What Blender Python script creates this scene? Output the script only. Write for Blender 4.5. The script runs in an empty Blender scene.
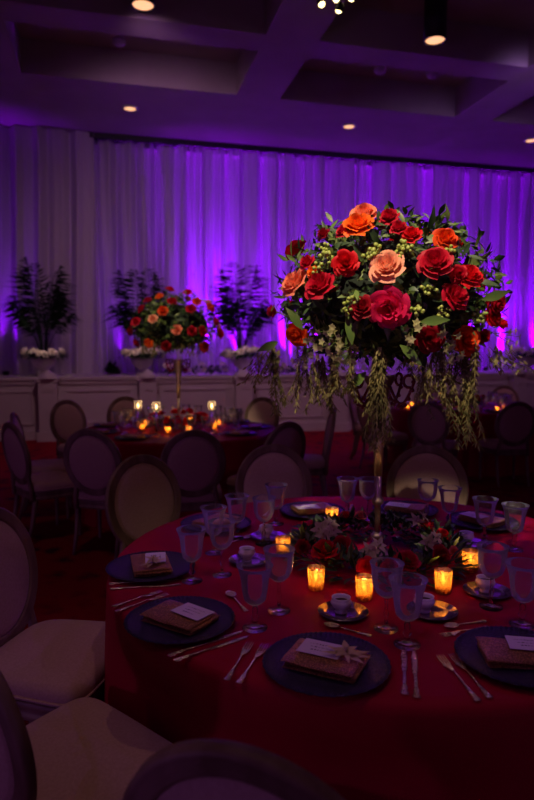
import bpy, bmesh, math, random
from mathutils import Vector, Matrix, Euler, Quaternion
random.seed(7)
sc = bpy.context.scene
col = sc.collection
PI = math.pi
# ---------------------------------------------------------------- camera
F = 620.0; CAMZ = 1.52; TH = math.radians(4.61)
cd = bpy.data.cameras.new('camera'); cam = bpy.data.objects.new('camera', cd); col.objects.link(cam)
cam.location = (0, 0, CAMZ); cam.rotation_euler = (PI/2 - TH, 0, 0)
cd.sensor_fit = 'VERTICAL'; cd.sensor_height = 36; cd.sensor_width = 24; cd.lens = 36*F/800
cd.clip_end = 100; cd.clip_start = 0.05
cd.dof.use_dof = True; cd.dof.focus_distance = 1.95; cd.dof.aperture_fstop = 2.6
sc.camera = cam
def ray(px, py):
    u = px-267; v = 400-py
    return Vector((u, F*math.cos(TH)+v*math.sin(TH), v*math.cos(TH)-F*math.sin(TH)))
def atz(px, py, z):
    d = ray(px, py); k = (z-CAMZ)/d.z
    return Vector((d.x*k, d.y*k, z))
def aty(px, py, y):
    d = ray(px, py); k = y/d.y
    return Vector((d.x*k, y, CAMZ+d.z*k))
# ---------------------------------------------------------------- materials
def mat(name, color, rough=0.6, metal=0.0, color2=None, scale=20, bump=0.0, bscale=None, spec=0.5, sheen=0, trans=0, ior=1.45, stretch=None, sss=0, coat=0, pos=(0.35, 0.65)):
    m = bpy.data.materials.new(name); m.use_nodes = True
    nt = m.node_tree; b = nt.nodes['Principled BSDF']
    b.inputs['Base Color'].default_value = (*color, 1); b.inputs['Roughness'].default_value = rough
    b.inputs['Metallic'].default_value = metal; b.inputs['Specular IOR Level'].default_value = spec
    b.inputs['Sheen Weight'].default_value = sheen; b.inputs['Transmission Weight'].default_value = trans
    b.inputs['IOR'].default_value = ior; b.inputs['Coat Weight'].default_value = coat
    tc = nt.nodes.new('ShaderNodeTexCoord'); mp = nt.nodes.new('ShaderNodeMapping')
    nt.links.new(tc.outputs['Object'], mp.inputs['Vector'])
    if stretch: mp.inputs['Scale'].default_value = stretch
    if color2:
        n = nt.nodes.new('ShaderNodeTexNoise'); n.inputs['Scale'].default_value = scale; n.inputs['Detail'].default_value = 4
        nt.links.new(mp.outputs['Vector'], n.inputs['Vector'])
        r = nt.nodes.new('ShaderNodeValToRGB'); r.color_ramp.elements[0].position = pos[0]; r.color_ramp.elements[1].position = pos[1]
        r.color_ramp.elements[0].color = (*color, 1); r.color_ramp.elements[1].color = (*color2, 1)
        nt.links.new(n.outputs['Fac'], r.inputs['Fac']); nt.links.new(r.outputs['Color'], b.inputs['Base Color'])
    if bump:
        n2 = nt.nodes.new('ShaderNodeTexNoise'); n2.inputs['Scale'].default_value = bscale or scale; n2.inputs['Detail'].default_value = 3
        nt.links.new(mp.outputs['Vector'], n2.inputs['Vector'])
        bp = nt.nodes.new('ShaderNodeBump'); bp.inputs['Strength'].default_value = bump; bp.inputs['Distance'].default_value = 0.01
        nt.links.new(n2.outputs['Fac'], bp.inputs['Height']); nt.links.new(bp.outputs['Normal'], b.inputs['Normal'])
    return m
def emis(name, color, s):
    m = bpy.data.materials.new(name); m.use_nodes = True; nt = m.node_tree
    b = nt.nodes['Principled BSDF']; b.inputs['Base Color'].default_value = (*color, 1)
    b.inputs['Emission Color'].default_value = (*color, 1); b.inputs['Emission Strength'].default_value = s
    return m
def thin(name, color, fac, sheer=0.5):   # diffuse / translucent sheet
    m = bpy.data.materials.new(name); m.use_nodes = True; nt = m.node_tree; nt.nodes.clear()
    o = nt.nodes.new('ShaderNodeOutputMaterial'); mx = nt.nodes.new('ShaderNodeMixShader')
    d = nt.nodes.new('ShaderNodeBsdfDiffuse'); t = nt.nodes.new('ShaderNodeBsdfTranslucent')
    d.inputs['Color'].default_value = (*color, 1); t.inputs['Color'].default_value = (*color, 1)
    mx.inputs[0].default_value = fac
    nt.links.new(d.outputs[0], mx.inputs[1]); nt.links.new(t.outputs[0], mx.inputs[2])
    lw = nt.nodes.new('ShaderNodeLayerWeight'); lw.inputs['Blend'].default_value = 0.5
    mr = nt.nodes.new('ShaderNodeMapRange'); mr.inputs['From Min'].default_value = 0.0; mr.inputs['From Max'].default_value = 0.7; mr.inputs['To Min'].default_value = sheer; mr.inputs['To Max'].default_value = 0.02
    tp = nt.nodes.new('ShaderNodeBsdfTransparent'); m3 = nt.nodes.new('ShaderNodeMixShader')
    tc = nt.nodes.new('ShaderNodeTexCoord'); mp = nt.nodes.new('ShaderNodeMapping'); mp.inputs['Scale'].default_value = (3.2, 3.2, 0.10)
    n = nt.nodes.new('ShaderNodeTexNoise'); n.inputs['Scale'].default_value = 1.0; n.inputs['Detail'].default_value = 2.5   # overlapping layers of the sheer
    nt.links.new(tc.outputs['Object'], mp.inputs['Vector']); nt.links.new(mp.outputs['Vector'], n.inputs['Vector'])
    m2 = nt.nodes.new('ShaderNodeMapRange'); m2.inputs['From Min'].default_value = 0.46; m2.inputs['From Max'].default_value = 0.6; nt.links.new(n.outputs['Fac'], m2.inputs['Value'])
    mu = nt.nodes.new('ShaderNodeMath'); mu.operation = 'MULTIPLY'
    nt.links.new(lw.outputs['Facing'], mr.inputs['Value']); nt.links.new(mr.outputs[0], mu.inputs[0]); nt.links.new(m2.outputs[0], mu.inputs[1]); nt.links.new(mu.outputs[0], m3.inputs[0])
    nt.links.new(mx.outputs[0], m3.inputs[1]); nt.links.new(tp.outputs[0], m3.inputs[2]); nt.links.new(m3.outputs[0], o.inputs['Surface'])
    return m
def petalmat(name, c, c2):
    m = bpy.data.materials.new(name); m.use_nodes = True; nt = m.node_tree
    b = nt.nodes['Principled BSDF']; b.inputs['Roughness'].default_value = 0.55; b.inputs['Specular IOR Level'].default_value = 0.25
    o = nt.nodes['Material Output']
    tc = nt.nodes.new('ShaderNodeTexCoord'); n = nt.nodes.new('ShaderNodeTexNoise'); n.inputs['Scale'].default_value = 35
    nt.links.new(tc.outputs['Object'], n.inputs['Vector'])
    r = nt.nodes.new('ShaderNodeValToRGB'); r.color_ramp.elements[0].color = (*c, 1); r.color_ramp.elements[1].color = (*c2, 1)
    r.color_ramp.elements[0].position = 0.35; r.color_ramp.elements[1].position = 0.7
    nt.links.new(n.outputs['Fac'], r.inputs['Fac']); nt.links.new(r.outputs['Color'], b.inputs['Base Color'])
    t = nt.nodes.new('ShaderNodeBsdfTranslucent'); nt.links.new(r.outputs['Color'], t.inputs['Color'])
    mx = nt.nodes.new('ShaderNodeMixShader'); mx.inputs[0].default_value = 0.3
    nt.links.new(b.outputs[0], mx.inputs[1]); nt.links.new(t.outputs[0], mx.inputs[2]); nt.links.new(mx.outputs[0], o.inputs['Surface'])
    return m
M = {}
M['red'] = petalmat('petal_red', (0.62, 0.004, 0.012), (0.75, 0.01, 0.02))
M['crimson'] = petalmat('petal_crimson', (0.45, 0.003, 0.02), (0.62, 0.008, 0.04))
M['dark'] = petalmat('petal_dark_red', (0.25, 0.002, 0.01), (0.38, 0.004, 0.02))
M['magenta'] = petalmat('petal_magenta', (0.7, 0.008, 0.09), (0.82, 0.02, 0.14))
M['orange'] = petalmat('petal_orange', (0.9, 0.13, 0.01), (0.95, 0.2, 0.02))
M['orangered'] = petalmat('petal_orange_red', (0.75, 0.05, 0.01), (0.85, 0.1, 0.01))
M['peach'] = petalmat('petal_peach', (0.9, 0.36, 0.2), (0.95, 0.46, 0.3))
M['salmon'] = petalmat('petal_salmon', (0.85, 0.2, 0.1), (0.95, 0.32, 0.2))
M['cream'] = petalmat('petal_cream', (0.85, 0.78, 0.62), (0.9, 0.85, 0.75))
M['blossom'] = petalmat('petal_blossom', (0.45, 0.44, 0.16), (0.62, 0.56, 0.3))
M['orchid'] = petalmat('petal_orchid', (0.5, 0.42, 0.2), (0.65, 0.5, 0.35))
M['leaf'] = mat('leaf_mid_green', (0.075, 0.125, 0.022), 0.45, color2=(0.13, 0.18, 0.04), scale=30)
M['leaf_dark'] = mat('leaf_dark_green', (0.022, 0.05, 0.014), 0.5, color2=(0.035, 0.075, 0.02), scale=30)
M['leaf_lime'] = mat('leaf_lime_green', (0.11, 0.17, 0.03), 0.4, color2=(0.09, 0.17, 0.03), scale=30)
M['amaranth'] = mat('amaranthus_olive', (0.10, 0.10, 0.022), 0.7, color2=(0.26, 0.21, 0.06), scale=60)
M['berry'] = mat('berry_green', (0.28, 0.36, 0.05), 0.35, color2=(0.38, 0.45, 0.1), scale=50)
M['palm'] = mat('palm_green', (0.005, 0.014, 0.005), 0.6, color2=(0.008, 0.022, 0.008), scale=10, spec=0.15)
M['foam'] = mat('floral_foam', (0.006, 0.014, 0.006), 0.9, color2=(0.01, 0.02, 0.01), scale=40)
M['cloth'] = mat('red_satin', (0.28, 0.001, 0.018), 0.6, color2=(0.33, 0.002, 0.024), scale=4, bump=0.15, bscale=220, spec=0.12)
M['linen'] = mat('linen_upholstery', (0.46, 0.31, 0.25), 0.9, color2=(0.52, 0.36, 0.3), scale=120, bump=0.1, bscale=300, spec=0.2, sheen=0.2)
M['wood'] = mat('weathered_wood', (0.14, 0.085, 0.055), 0.55, color2=(0.26, 0.18, 0.13), scale=14, stretch=(1, 1, 0.2), bump=0.2, bscale=40)
M['silver'] = mat('polished_silver', (1.0, 0.82, 0.58), 0.2, 1.0, color2=(0.8, 0.6, 0.38), scale=80, bump=1.0, bscale=110)
M['vase'] = mat('antique_silver', (0.42, 0.3, 0.22), 0.42, 1.0, color2=(0.52, 0.38, 0.28), scale=30)
M['garnet'] = mat('garnet_glass', (0.12, 0.002, 0.012), 0.12, 0.0, spec=0.9, coat=0.6)
M['glass'] = mat('clear_crystal', (1, 1, 1), 0.1, trans=1.0, ior=1.46)
m = bpy.data.materials.new('thin_crystal'); m.use_nodes = True; nt = m.node_tree; nt.nodes.clear()
o = nt.nodes.new('ShaderNodeOutputMaterial'); mx = nt.nodes.new('ShaderNodeMixShader'); mx2 = nt.nodes.new('ShaderNodeMixShader')
tr = nt.nodes.new('ShaderNodeBsdfTransparent'); tr.inputs['Color'].default_value = (0.98, 0.97, 0.99, 1)
g = nt.nodes.new('ShaderNodeBsdfGlossy'); g.inputs['Roughness'].default_value = 0.16; d = nt.nodes.new('ShaderNodeBsdfDiffuse'); d.inputs['Color'].default_value = (0.9, 0.9, 1, 1)
fr = nt.nodes.new('ShaderNodeFresnel'); fr.inputs['IOR'].default_value = 1.38
tc = nt.nodes.new('ShaderNodeTexCoord'); n = nt.nodes.new('ShaderNodeTexNoise'); n.inputs['Scale'].default_value = 90
nt.links.new(tc.outputs['Object'], n.inputs['Vector']); bp = nt.nodes.new('ShaderNodeBump'); bp.inputs['Strength'].default_value = 0.7; bp.inputs['Distance'].default_value = 0.01
nt.links.new(n.outputs['Fac'], bp.inputs['Height']); nt.links.new(bp.outputs['Normal'], g.inputs['Normal'])
nt.links.new(fr.outputs['Fac'], mx.inputs[0]); nt.links.new(tr.outputs[0], mx2.inputs[1]); nt.links.new(d.outputs[0], mx2.inputs[2]); mx2.inputs[0].default_value = 0.02
m3 = nt.nodes.new('ShaderNodeMixShader'); m3.inputs[0].default_value = 0.27; nt.links.new(g.outputs[0], m3.inputs[1]); nt.links.new(d.outputs[0], m3.inputs[2])  # pale diffuse mixed in at grazing angles imitates light-catching rims
nt.links.new(mx2.outputs[0], mx.inputs[1]); nt.links.new(m3.outputs[0], mx.inputs[2]); nt.links.new(mx.outputs[0], o.inputs['Surface'])
M['thin'] = m
M['charger'] = mat('smoked_beaded_glass', (0.02, 0.016, 0.03), 0.25, 0.3, color2=(0.06, 0.045, 0.09), scale=240, bump=1.0, bscale=230, spec=0.8)
M['napkin'] = mat('gold_weave', (0.26, 0.12, 0.04), 0.38, 0.6, color2=(0.75, 0.42, 0.14), scale=300, bump=1.0, bscale=260, pos=(.45, .62))
M['card'] = mat('menu_card', (0.62, 0.55, 0.62), 0.8)
M['ink'] = mat('card_ink', (0.12, 0.08, 0.12), 0.8)
M['ceramic'] = mat('white_china', (0.75, 0.72, 0.72), 0.2, spec=0.6)
M['coffee'] = mat('dark_sugar', (0.06, 0.03, 0.02), 0.8)
M['saucer'] = mat('dark_saucer_glass', (0.08, 0.05, 0.08), 0.15, 0.2, spec=0.9, coat=0.5)
M['whitewood'] = mat('white_panelling', (0.52, 0.47, 0.45), 0.6, color2=(0.57, 0.52, 0.5), scale=3)
M['urn'] = mat('plaster_urn', (0.5, 0.45, 0.43), 0.7, color2=(0.58, 0.52, 0.5), scale=15, bump=0.2)
M['ceiling'] = mat('ceiling_plaster', (0.40, 0.35, 0.33), 0.9, color2=(0.44, 0.39, 0.37), scale=2)
M['wall'] = mat('wall_plaster', (0.55, 0.5, 0.55), 0.9)
M['black'] = mat('black_metal', (0.012, 0.012, 0.014), 0.5)
M['whiteplastic'] = mat('white_plastic', (0.6, 0.57, 0.57), 0.5)
M['lamp'] = emis('warm_lamp', (1.0, 0.5, 0.25), 1.3)
M['bulb'] = emis('bright_bulb', (1.0, 0.78, 0.35), 6.0)
M['lens'] = emis('violet_led', (0.35, 0.05, 1.0), 4.0)
M['flame'] = emis('candle_flame', (1.0, 0.62, 0.2), 14.0)
M['wax'] = mat('candle_wax', (0.9, 0.8, 0.6), 0.6)
M['curtain'] = thin('sheer_drape', (0.60, 0.55, 0.62), 0.2, 0.8)
M['curtain_front'] = thin('sheer_drape_front', (0.66, 0.61, 0.66), 0.3, 0.15)
# mercury glass votive
m = bpy.data.materials.new('mercury_glass'); m.use_nodes = True; nt = m.node_tree; nt.nodes.clear()
o = nt.nodes.new('ShaderNodeOutputMaterial'); mx = nt.nodes.new('ShaderNodeMixShader'); mx2 = nt.nodes.new('ShaderNodeMixShader')
t = nt.nodes.new('ShaderNodeBsdfTranslucent'); t.inputs['Color'].default_value = (1.0, 0.62, 0.2, 1)
tr = nt.nodes.new('ShaderNodeBsdfTransparent'); tr.inputs['Color'].default_value = (1.0, 0.72, 0.35, 1)
g = nt.nodes.new('ShaderNodeBsdfGlossy'); g.inputs['Color'].default_value = (0.8, 0.6, 0.35, 1); g.inputs['Roughness'].default_value = 0.25
tc = nt.nodes.new('ShaderNodeTexCoord'); n = nt.nodes.new('ShaderNodeTexNoise'); n.inputs['Scale'].default_value = 380; n.inputs['Detail'].default_value = 3
nt.links.new(tc.outputs['Object'], n.inputs['Vector'])
r = nt.nodes.new('ShaderNodeValToRGB'); r.color_ramp.elements[0].position = 0.36; r.color_ramp.elements[1].position = 0.56
nt.links.new(n.outputs['Fac'], r.inputs['Fac']); nt.links.new(r.outputs['Color'], mx.inputs[0])
nt.links.new(t.outputs[0], mx2.inputs[1]); nt.links.new(tr.outputs[0], mx2.inputs[2]); mx2.inputs[0].default_value = 0.55
nt.links.new(mx2.outputs[0], mx.inputs[2]); nt.links.new(g.outputs[0], mx.inputs[1]); nt.links.new(mx.outputs[0], o.inputs['Surface'])
M['mercury'] = m
# patterned carpet
m = bpy.data.materials.new('red_patterned_carpet'); m.use_nodes = True; nt = m.node_tree; b = nt.nodes['Principled BSDF']
b.inputs['Roughness'].default_value = 0.95; b.inputs['Specular IOR Level'].default_value = 0.1
tc = nt.nodes.new('ShaderNodeTexCoord'); v = nt.nodes.new('ShaderNodeTexVoronoi'); v.inputs['Scale'].default_value = 4.5
n = nt.nodes.new('ShaderNodeTexNoise'); n.inputs['Scale'].default_value = 9; n.inputs['Detail'].default_value = 3
nt.links.new(tc.outputs['Object'], v.inputs['Vector']); nt.links.new(tc.outputs['Object'], n.inputs['Vector'])
ad = nt.nodes.new('ShaderNodeMath'); ad.operation = 'ADD'; nt.links.new(v.outputs['Distance'], ad.inputs[0]); nt.links.new(n.outputs['Fac'], ad.inputs[1])
r = nt.nodes.new('ShaderNodeValToRGB'); e = r.color_ramp.elements
e[0].position = 0.6; e[0].color = (0.06, 0.006, 0.02, 1); e[1].position = 0.95; e[1].color = (0.27, 0.006, 0.018, 1)
x = e.new(0.78); x.color = (0.20, 0.005, 0.016, 1)
nt.links.new(ad.outputs[0], r.inputs['Fac']); nt.links.new(r.outputs['Color'], b.inputs['Base Color'])
M['carpet'] = m
# ---------------------------------------------------------------- mesh helpers
def obj(name, bm, m=None, parent=None, smooth=True, loc=None):
    me = bpy.data.meshes.new(name); bmesh.ops.recalc_face_normals(bm, faces=bm.faces[:]); bm.to_mesh(me); bm.free()
    for mm in (m if isinstance(m, (list, tuple)) else [m]): me.materials.append(mm)
    if smooth:
        for p in me.polygons: p.use_smooth = True
    o = bpy.data.objects.new(name, me); col.objects.link(o)
    if parent: o.parent = parent
    if loc: o.location = loc
    return o
def tag(o, label=None, cat=None, group=None, kind=None):
    if label: o['label'] = label
    if cat: o['category'] = cat
    if group: o['group'] = group
    if kind: o['kind'] = kind
    return o
def thing(name, label, cat, loc=(0, 0, 0), rz=0, group=None):
    o = bpy.data.objects.new(name, None); col.objects.link(o); o.empty_display_size = 0.05
    o.location = loc; o.rotation_euler = (0, 0, rz); return tag(o, label, cat, group)
def kids(o): return [c for c in bpy.data.objects if c.parent == o]
KC = {}
def dup(o, loc=None, rz=None, label=None, group=None, parent=None):
    if o.name not in KC: KC[o.name] = kids(o)
    c = o.copy(); col.objects.link(c)
    if parent: c.parent = parent
    if loc is not None: c.location = loc
    if rz is not None: c.rotation_euler = (0, 0, rz)
    if label: c['label'] = label
    if group: c['group'] = group
    for k in KC[o.name]: dup(k, parent=c)
    return c
def box(bm, c, s, rz=0, mi=0):
    M4 = Matrix.Translation(Vector(c)) @ Matrix.Rotation(rz, 4, 'Z') @ Matrix.Diagonal((*s, 1))
    r = bmesh.ops.create_cube(bm, size=1, matrix=M4)
    fs = {f for v in r['verts'] for f in v.link_faces}
    for f in fs: f.material_index = mi
def lathe(bm, prof, n=24, c=(0, 0, 0), mod=None, close=True):
    rings = []
    for (r, z) in prof:
        ring = []
        for i in range(n):
            a = 2*PI*i/n; rr = r
            if mod: rr = mod(r, z, a)
            ring.append(bm.verts.new((c[0]+rr*math.cos(a), c[1]+rr*math.sin(a), c[2]+z)))
        rings.append(ring)
    for a, b in zip(rings, rings[1:]):
        for i in range(n): bm.faces.new((a[i], a[(i+1) % n], b[(i+1) % n], b[i]))
    if close:
        bm.faces.new(rings[0][::-1]); bm.faces.new(rings[-1])
    return rings
def tube(bm, pts, r, n=8, mi=0, flat=1.0, closed=False):
    pts = [Vector(p) for p in pts]; rs = r if isinstance(r, (list, tuple)) else [r]*len(pts)
    rings = []; up = None; N = len(pts)
    for i, p in enumerate(pts):
        if closed: t = pts[(i+1) % N]-pts[i-1]
        else: t = pts[min(i+1, N-1)]-pts[max(i-1, 0)]
        t.normalize()
        if up is None: up = t.orthogonal().normalized()
        up = (up - t*up.dot(t)).normalized(); s = t.cross(up)
        rings.append([bm.verts.new(p+up*rs[i]*math.cos(2*PI*k/n)+s*rs[i]*flat*math.sin(2*PI*k/n)) for k in range(n)])
    prs = list(zip(rings, rings[1:]))
    if closed: prs.append((rings[-1], rings[0]))
    for a, b in prs:
        for k in range(n):
            f = bm.faces.new((a[k], a[(k+1) % n], b[(k+1) % n], b[k])); f.material_index = mi
    if not closed:
        for q in (rings[0][::-1], rings[-1]):
            f = bm.faces.new(q); f.material_index = mi
def blob(bm, c, r, seg=8, ring=6, mi=0, sc_=(1, 1, 1)):
    q = bmesh.ops.create_uvsphere(bm, u_segments=seg, v_segments=ring, radius=r, matrix=Matrix.Translation(Vector(c)) @ Matrix.Diagonal((*sc_, 1)))
    for f in {f for v in q['verts'] for f in v.link_faces}: f.material_index = mi
def leaf(bm, p, d, n, L, W, mi=0, bend=0.2):
    d = d.normalized(); s = d.cross(n)
    if s.length < 1e-4: s = d.orthogonal()
    s.normalize(); n = s.cross(d).normalized(); pr = None
    for i, w in enumerate((0.1, 0.8, 1.0, 0.5, 0.0)):
        t = (0, .25, .48, .78, 1)[i]; q = p+d*L*t-n*bend*L*t*t
        if w == 0: row = [bm.verts.new(q)]
        else: row = [bm.verts.new(q-s*W*w*0.5+n*W*0.12*w), bm.verts.new(q), bm.verts.new(q+s*W*w*0.5+n*W*0.12*w)]
        if pr:
            if len(row) == 3: fs = [(pr[0], pr[1], row[1], row[0]), (pr[1], pr[2], row[2], row[1])]
            else: fs = [(pr[0], pr[1], row[0]), (pr[1], pr[2], row[0])]
            for f in fs: bm.faces.new(f).material_index = mi
        pr = row
def rnd(a, b): return random.uniform(a, b)
def rdir():
    while True:
        v = Vector((rnd(-1, 1), rnd(-1, 1), rnd(-1, 1)))
        if 0.1 < v.length < 1: return v.normalized()
# ---------------------------------------------------------------- the room (frame: s along the back wall, t into it)
YW = math.atan(0.25); U = Vector((math.cos(YW), math.sin(YW), 0)); NN = Vector((-math.sin(YW), math.cos(YW), 0)); O0 = Vector((0, 11.4, 0))
def R(s, t, z=0): return O0+U*s+NN*t+Vector((0, 0, z))
def rbox(bm, s0, s1, t0, t1, z0, z1, mi=0): box(bm, R((s0+s1)/2, (t0+t1)/2, (z0+z1)/2), (s1-s0, t1-t0, z1-z0), YW, mi)
def to_st(p): q = p-O0; return q.dot(U), q.dot(NN)
CZ = 5.6
bm = bmesh.new(); rbox(bm, -10, 12, -18, 2.2, -0.1, 0); tag(obj('floor', bm, M['carpet'], smooth=False), kind='structure')
bm = bmesh.new(); rbox(bm, -10, 12, 2.0, 2.2, 0, 6.3); tag(obj('wall_back', bm, M['wall'], smooth=False), kind='structure')
bm = bmesh.new()
rbox(bm, -10, 12, -18, 2.2, 6.1, 6.25)
rbox(bm, -10, 12, -0.94, 2.0, CZ, 6.1)
t = -2.45
while t > -17: rbox(bm, -10, 12, t-0.46, t, CZ+0.002, 6.1); t -= 1.96
for s0 in (-8.6, -4.7, -0.74, 3.17, 7.07): rbox(bm, s0, s0+0.72, -17.5, -0.94, CZ, 6.1)
tag(obj('ceiling', bm, M['ceiling'], smooth=False), kind='structure')
# raised platform with white panelled front
SH = 1.06
bm = bmesh.new(); rbox(bm, -9.5, 11.5, 0, 1.99, 0, SH-0.05); rbox(bm, -9.5, 11.5, -0.05, 1.99, SH-0.05, SH); rbox(bm, -9.5, 11.5, -0.03, 0, 0, 0.16); rbox(bm, -9.5, 11.5, -0.025, 0, SH-0.12, SH-0.05)
pil_px = [50, 148, 242, 336, 425, 512]
sp_ = []
for px in pil_px:
    d = ray(px, 420); k = 11.4/(d.y-0.25*d.x); sp_.append(to_st(Vector((d.x*k, d.y*k, 0)))[0])
gap = sp_[1]-sp_[0]
sp_ = [sp_[0]-2*gap, sp_[0]-gap]+sp_+[sp_[-1]+gap, sp_[-1]+2*gap]
for a, b in zip(sp_, sp_[1:]):          # raised mouldings of each bay
    a2, b2 = a+0.26, b-0.26
    for (z0, z1) in ((0.26, 0.84),):
        rbox(bm, a2, b2, -0.02, 0, z1-0.03, z1); rbox(bm, a2, b2, -0.02, 0, z0, z0+0.03)
        rbox(bm, a2, a2+0.03, -0.02, 0, z0, z1); rbox(bm, b2-0.03, b2, -0.02, 0, z0, z1)
tag(obj('trim_1', bm, M['whitewood'], smooth=False), 'white panelled front of the raised platform along the drapes', kind='structure')
pn = ['white square pilaster on platform front, leftmost, under the left palm urn', 'white square pilaster on platform front behind the far left centrepiece', 'white square pilaster on platform front under the third palm urn', 'white square pilaster right of the third palm urn, behind the hanging amaranthus', 'white square pilaster behind the tall rose centrepiece, second from right', 'white square pilaster at the far right end of the platform front']
pil0 = thing('pilaster', pn[0], 'pilaster', R(sp_[2], -0.14, 0), YW, 'pilasters on the platform front')
bm = bmesh.new(); box(bm, (0, 0, 0.58), (0.30, 0.17, 0.84)); box(bm, (0, -0.09, 0.9), (0.16, 0.012, 0.16)); box(bm, (0, -0.098, 0.9), (0.09, 0.012, 0.09)); obj('shaft', bm, M['whitewood'], pil0, False)
bm = bmesh.new(); box(bm, (0, 0, 0.08), (0.38, 0.22, 0.16)); obj('plinth', bm, M['whitewood'], pil0, False)
bm = bmesh.new(); box(bm, (0, 0, 1.02), (0.36, 0.21, 0.05))
lathe(bm, [(0.17, 1.045), (0.15, 1.09), (0.09, 1.14), (0.03, 1.18), (0.005, 1.19)], 16)
obj('cap', bm, M['whitewood'], pil0, False)
for i in range(1, 6): dup(pil0, R(sp_[2+i], -0.14, 0), YW, pn[i])
# drapes
def drape(name, s0, s1, tt, z0, z1, m, label, amp=0.125, seed=1, dens=90):
    rg = random.Random(seed); bm = bmesh.new(); n = int((s1-s0)*dens); nz = 14; cols_ = []
    ks = [(rg.uniform(16, 22), rg.uniform(0, 6), 1.0), (rg.uniform(28, 40), rg.uniform(0, 6), 0.5), (rg.uniform(5, 8), rg.uniform(0, 6), 0.6), (rg.uniform(1.5, 2.5), rg.uniform(0, 6), 0.5)]
    for i in range(n+1):
        s = s0+(s1-s0)*i/n; row = []
        for j in range(nz+1):
            z = z0+(z1-z0)*j/nz; hz = 1-j/nz
            a = sum(w*math.sin(k*(s+0.05*math.sin(hz*3+k))+ph+0.25*hz*math.sin(s*1.7+ph)) for k, ph, w in ks)
            a = math.copysign(abs(a)**1.1, a)*0.9
            row.append(bm.verts.new(R(s, tt+amp*a*(0.7+0.3*hz)*0.75, z)))
        cols_.append(row)
    for a, b in zip(cols_, cols_[1:]):
        for j in range(nz): bm.faces.new((a[j], b[j], b[j+1], a[j+1]))
    return tag(obj(name, bm, m), label, 'curtain')
d = ray(97, 300); k = (11.4+1.36*1.03)/(d.y-0.25*d.x); s_edge = to_st(Vector((d.x*k, d.y*k, 0)))[0]
dr_ = drape('drape', s_edge-0.15, 10.5, 1.58, SH+0.005, CZ-0.06, M['curtain'], 'long pleated sheer drape along the back wall, uplit violet behind the centrepieces', seed=3)
drape('drape', -9.0, s_edge, 1.36, SH+0.005, CZ-0.02, M['curtain_front'], 'nearer pale sheer drape panel at the left, behind the left palm', seed=8)
bm = bmesh.new(); tube(bm, [R(s_edge-0.15, 1.58, CZ-0.035), R(10.5, 1.58, CZ-0.035)], 0.02); rbox(bm, s_edge-0.15, 10.5, 1.38, 1.40, CZ-0.1, CZ-0.002); rbox(bm, s_edge-0.15, 10.5, 1.76, 1.78, CZ-0.1, CZ-0.002); obj('rail', bm, M['black'], dr_, False)
# ---------------------------------------------------------------- flower builders
def rose_mesh(seed, open_=1.0):
    rg = random.Random(seed); bm = bmesh.new()
    rings = [(2, .05, .08, .66, 1.7, 0.0), (3, .09, .17, .74, 1.4, .02), (4, .13, .32, .78, 1.2, .06), (5, .18, .50, .72, 1.05, .12), (5, .22, .66, .58, 1.0, .18), (6, .25, .82, .34, .92, .24)]
    for ri, (n, r0, r1, h, W, curl) in enumerate(rings):
        r1 = r1*(0.6+0.4*open_) if ri > 1 else r1
        off = rg.uniform(0, 6)
        for k in range(n):
            ph = off+2*PI*k/n+rg.uniform(-.12, .12); hh = h*rg.uniform(.93, 1.07); rr = r1*rg.uniform(.93, 1.05); W_ = W*rg.uniform(.95, 1.1)
            nu, nv = 6, 6; g = []
            for j in range(nv+1):
                v = j/nv; row = []
                for i in range(nu+1):
                    u = 2*i/nu-1
                    w = W_*(0.35+0.65*math.sin(min(1, v*1.25)*PI/2))*(1-0.25*v**4)
                    r_ = r0*0.3+(rr-r0*0.3)*(math.sin(v*PI/2)**0.85)+curl*v**5
                    z = -0.25+(hh+0.25)*v**1.1-0.14*u*u*v*v*(0.6+rr)-curl*0.6*v**6
                    r_ *= (1-0.06*u*u)*(1+0.13*u)
                    tip = -0.05*v**6*(1-abs(u)) if ri > 2 else 0
                    a = ph+u*w*(0.95 if ri < 2 else .8)
                    row.append(bm.verts.new((r_*math.cos(a), r_*math.sin(a), z+tip)))
                g.append(row)
            for j in range(nv):
                for i in range(nu): bm.faces.new((g[j][i], g[j][i+1], g[j+1][i+1], g[j+1][i]))
    for k in range(5):   # sepals
        a = 2*PI*k/5; leaf(bm, Vector((0.05*math.cos(a), 0.05*math.sin(a), -0.3)), Vector((math.cos(a), math.sin(a), -0.1)), Vector((0, 0, 1)), 0.6, 0.22, 1, -0.1)
    tube(bm, [(0, 0, -0.9), (0, 0, -0.55), (0, 0, -0.22)], [0.05, 0.06, 0.14], 6, 1)
    me = bpy.data.meshes.new('rose'); bm.to_mesh(me); bm.free()
    for p in me.polygons: p.use_smooth = True
    return me
RB = [rose_mesh(1, 1.0), rose_mesh(2, 0.75), rose_mesh(3, 0.35), rose_mesh(4, 0.9)]
RM = {}
def rose(parent, p, nrm, r, colr, var=None, name='rose'):
    var = random.randrange(2)*3 if var is None else var
    if (colr, var) not in RM:
        me = RB[var].copy(); me.materials.append(M[colr]); me.materials.append(M['leaf']); RM[(colr, var)] = me
    o = bpy.data.objects.new(name, RM[(colr, var)]); col.objects.link(o); o.parent = parent
    q = (Vector(nrm).normalized()+rdir()*0.42+Vector((0, 0, 0.12))).to_track_quat('Z', 'Y') @ Quaternion((0, 0, 1), rnd(0, 6))
    o.rotation_mode = 'QUATERNION'; o.rotation_quaternion = q; o.location = p; o.scale = (r, r, r)
    if colr in ('peach', 'orange', 'magenta', 'salmon'): o['label'] = colr+' rose'
    return o
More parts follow.
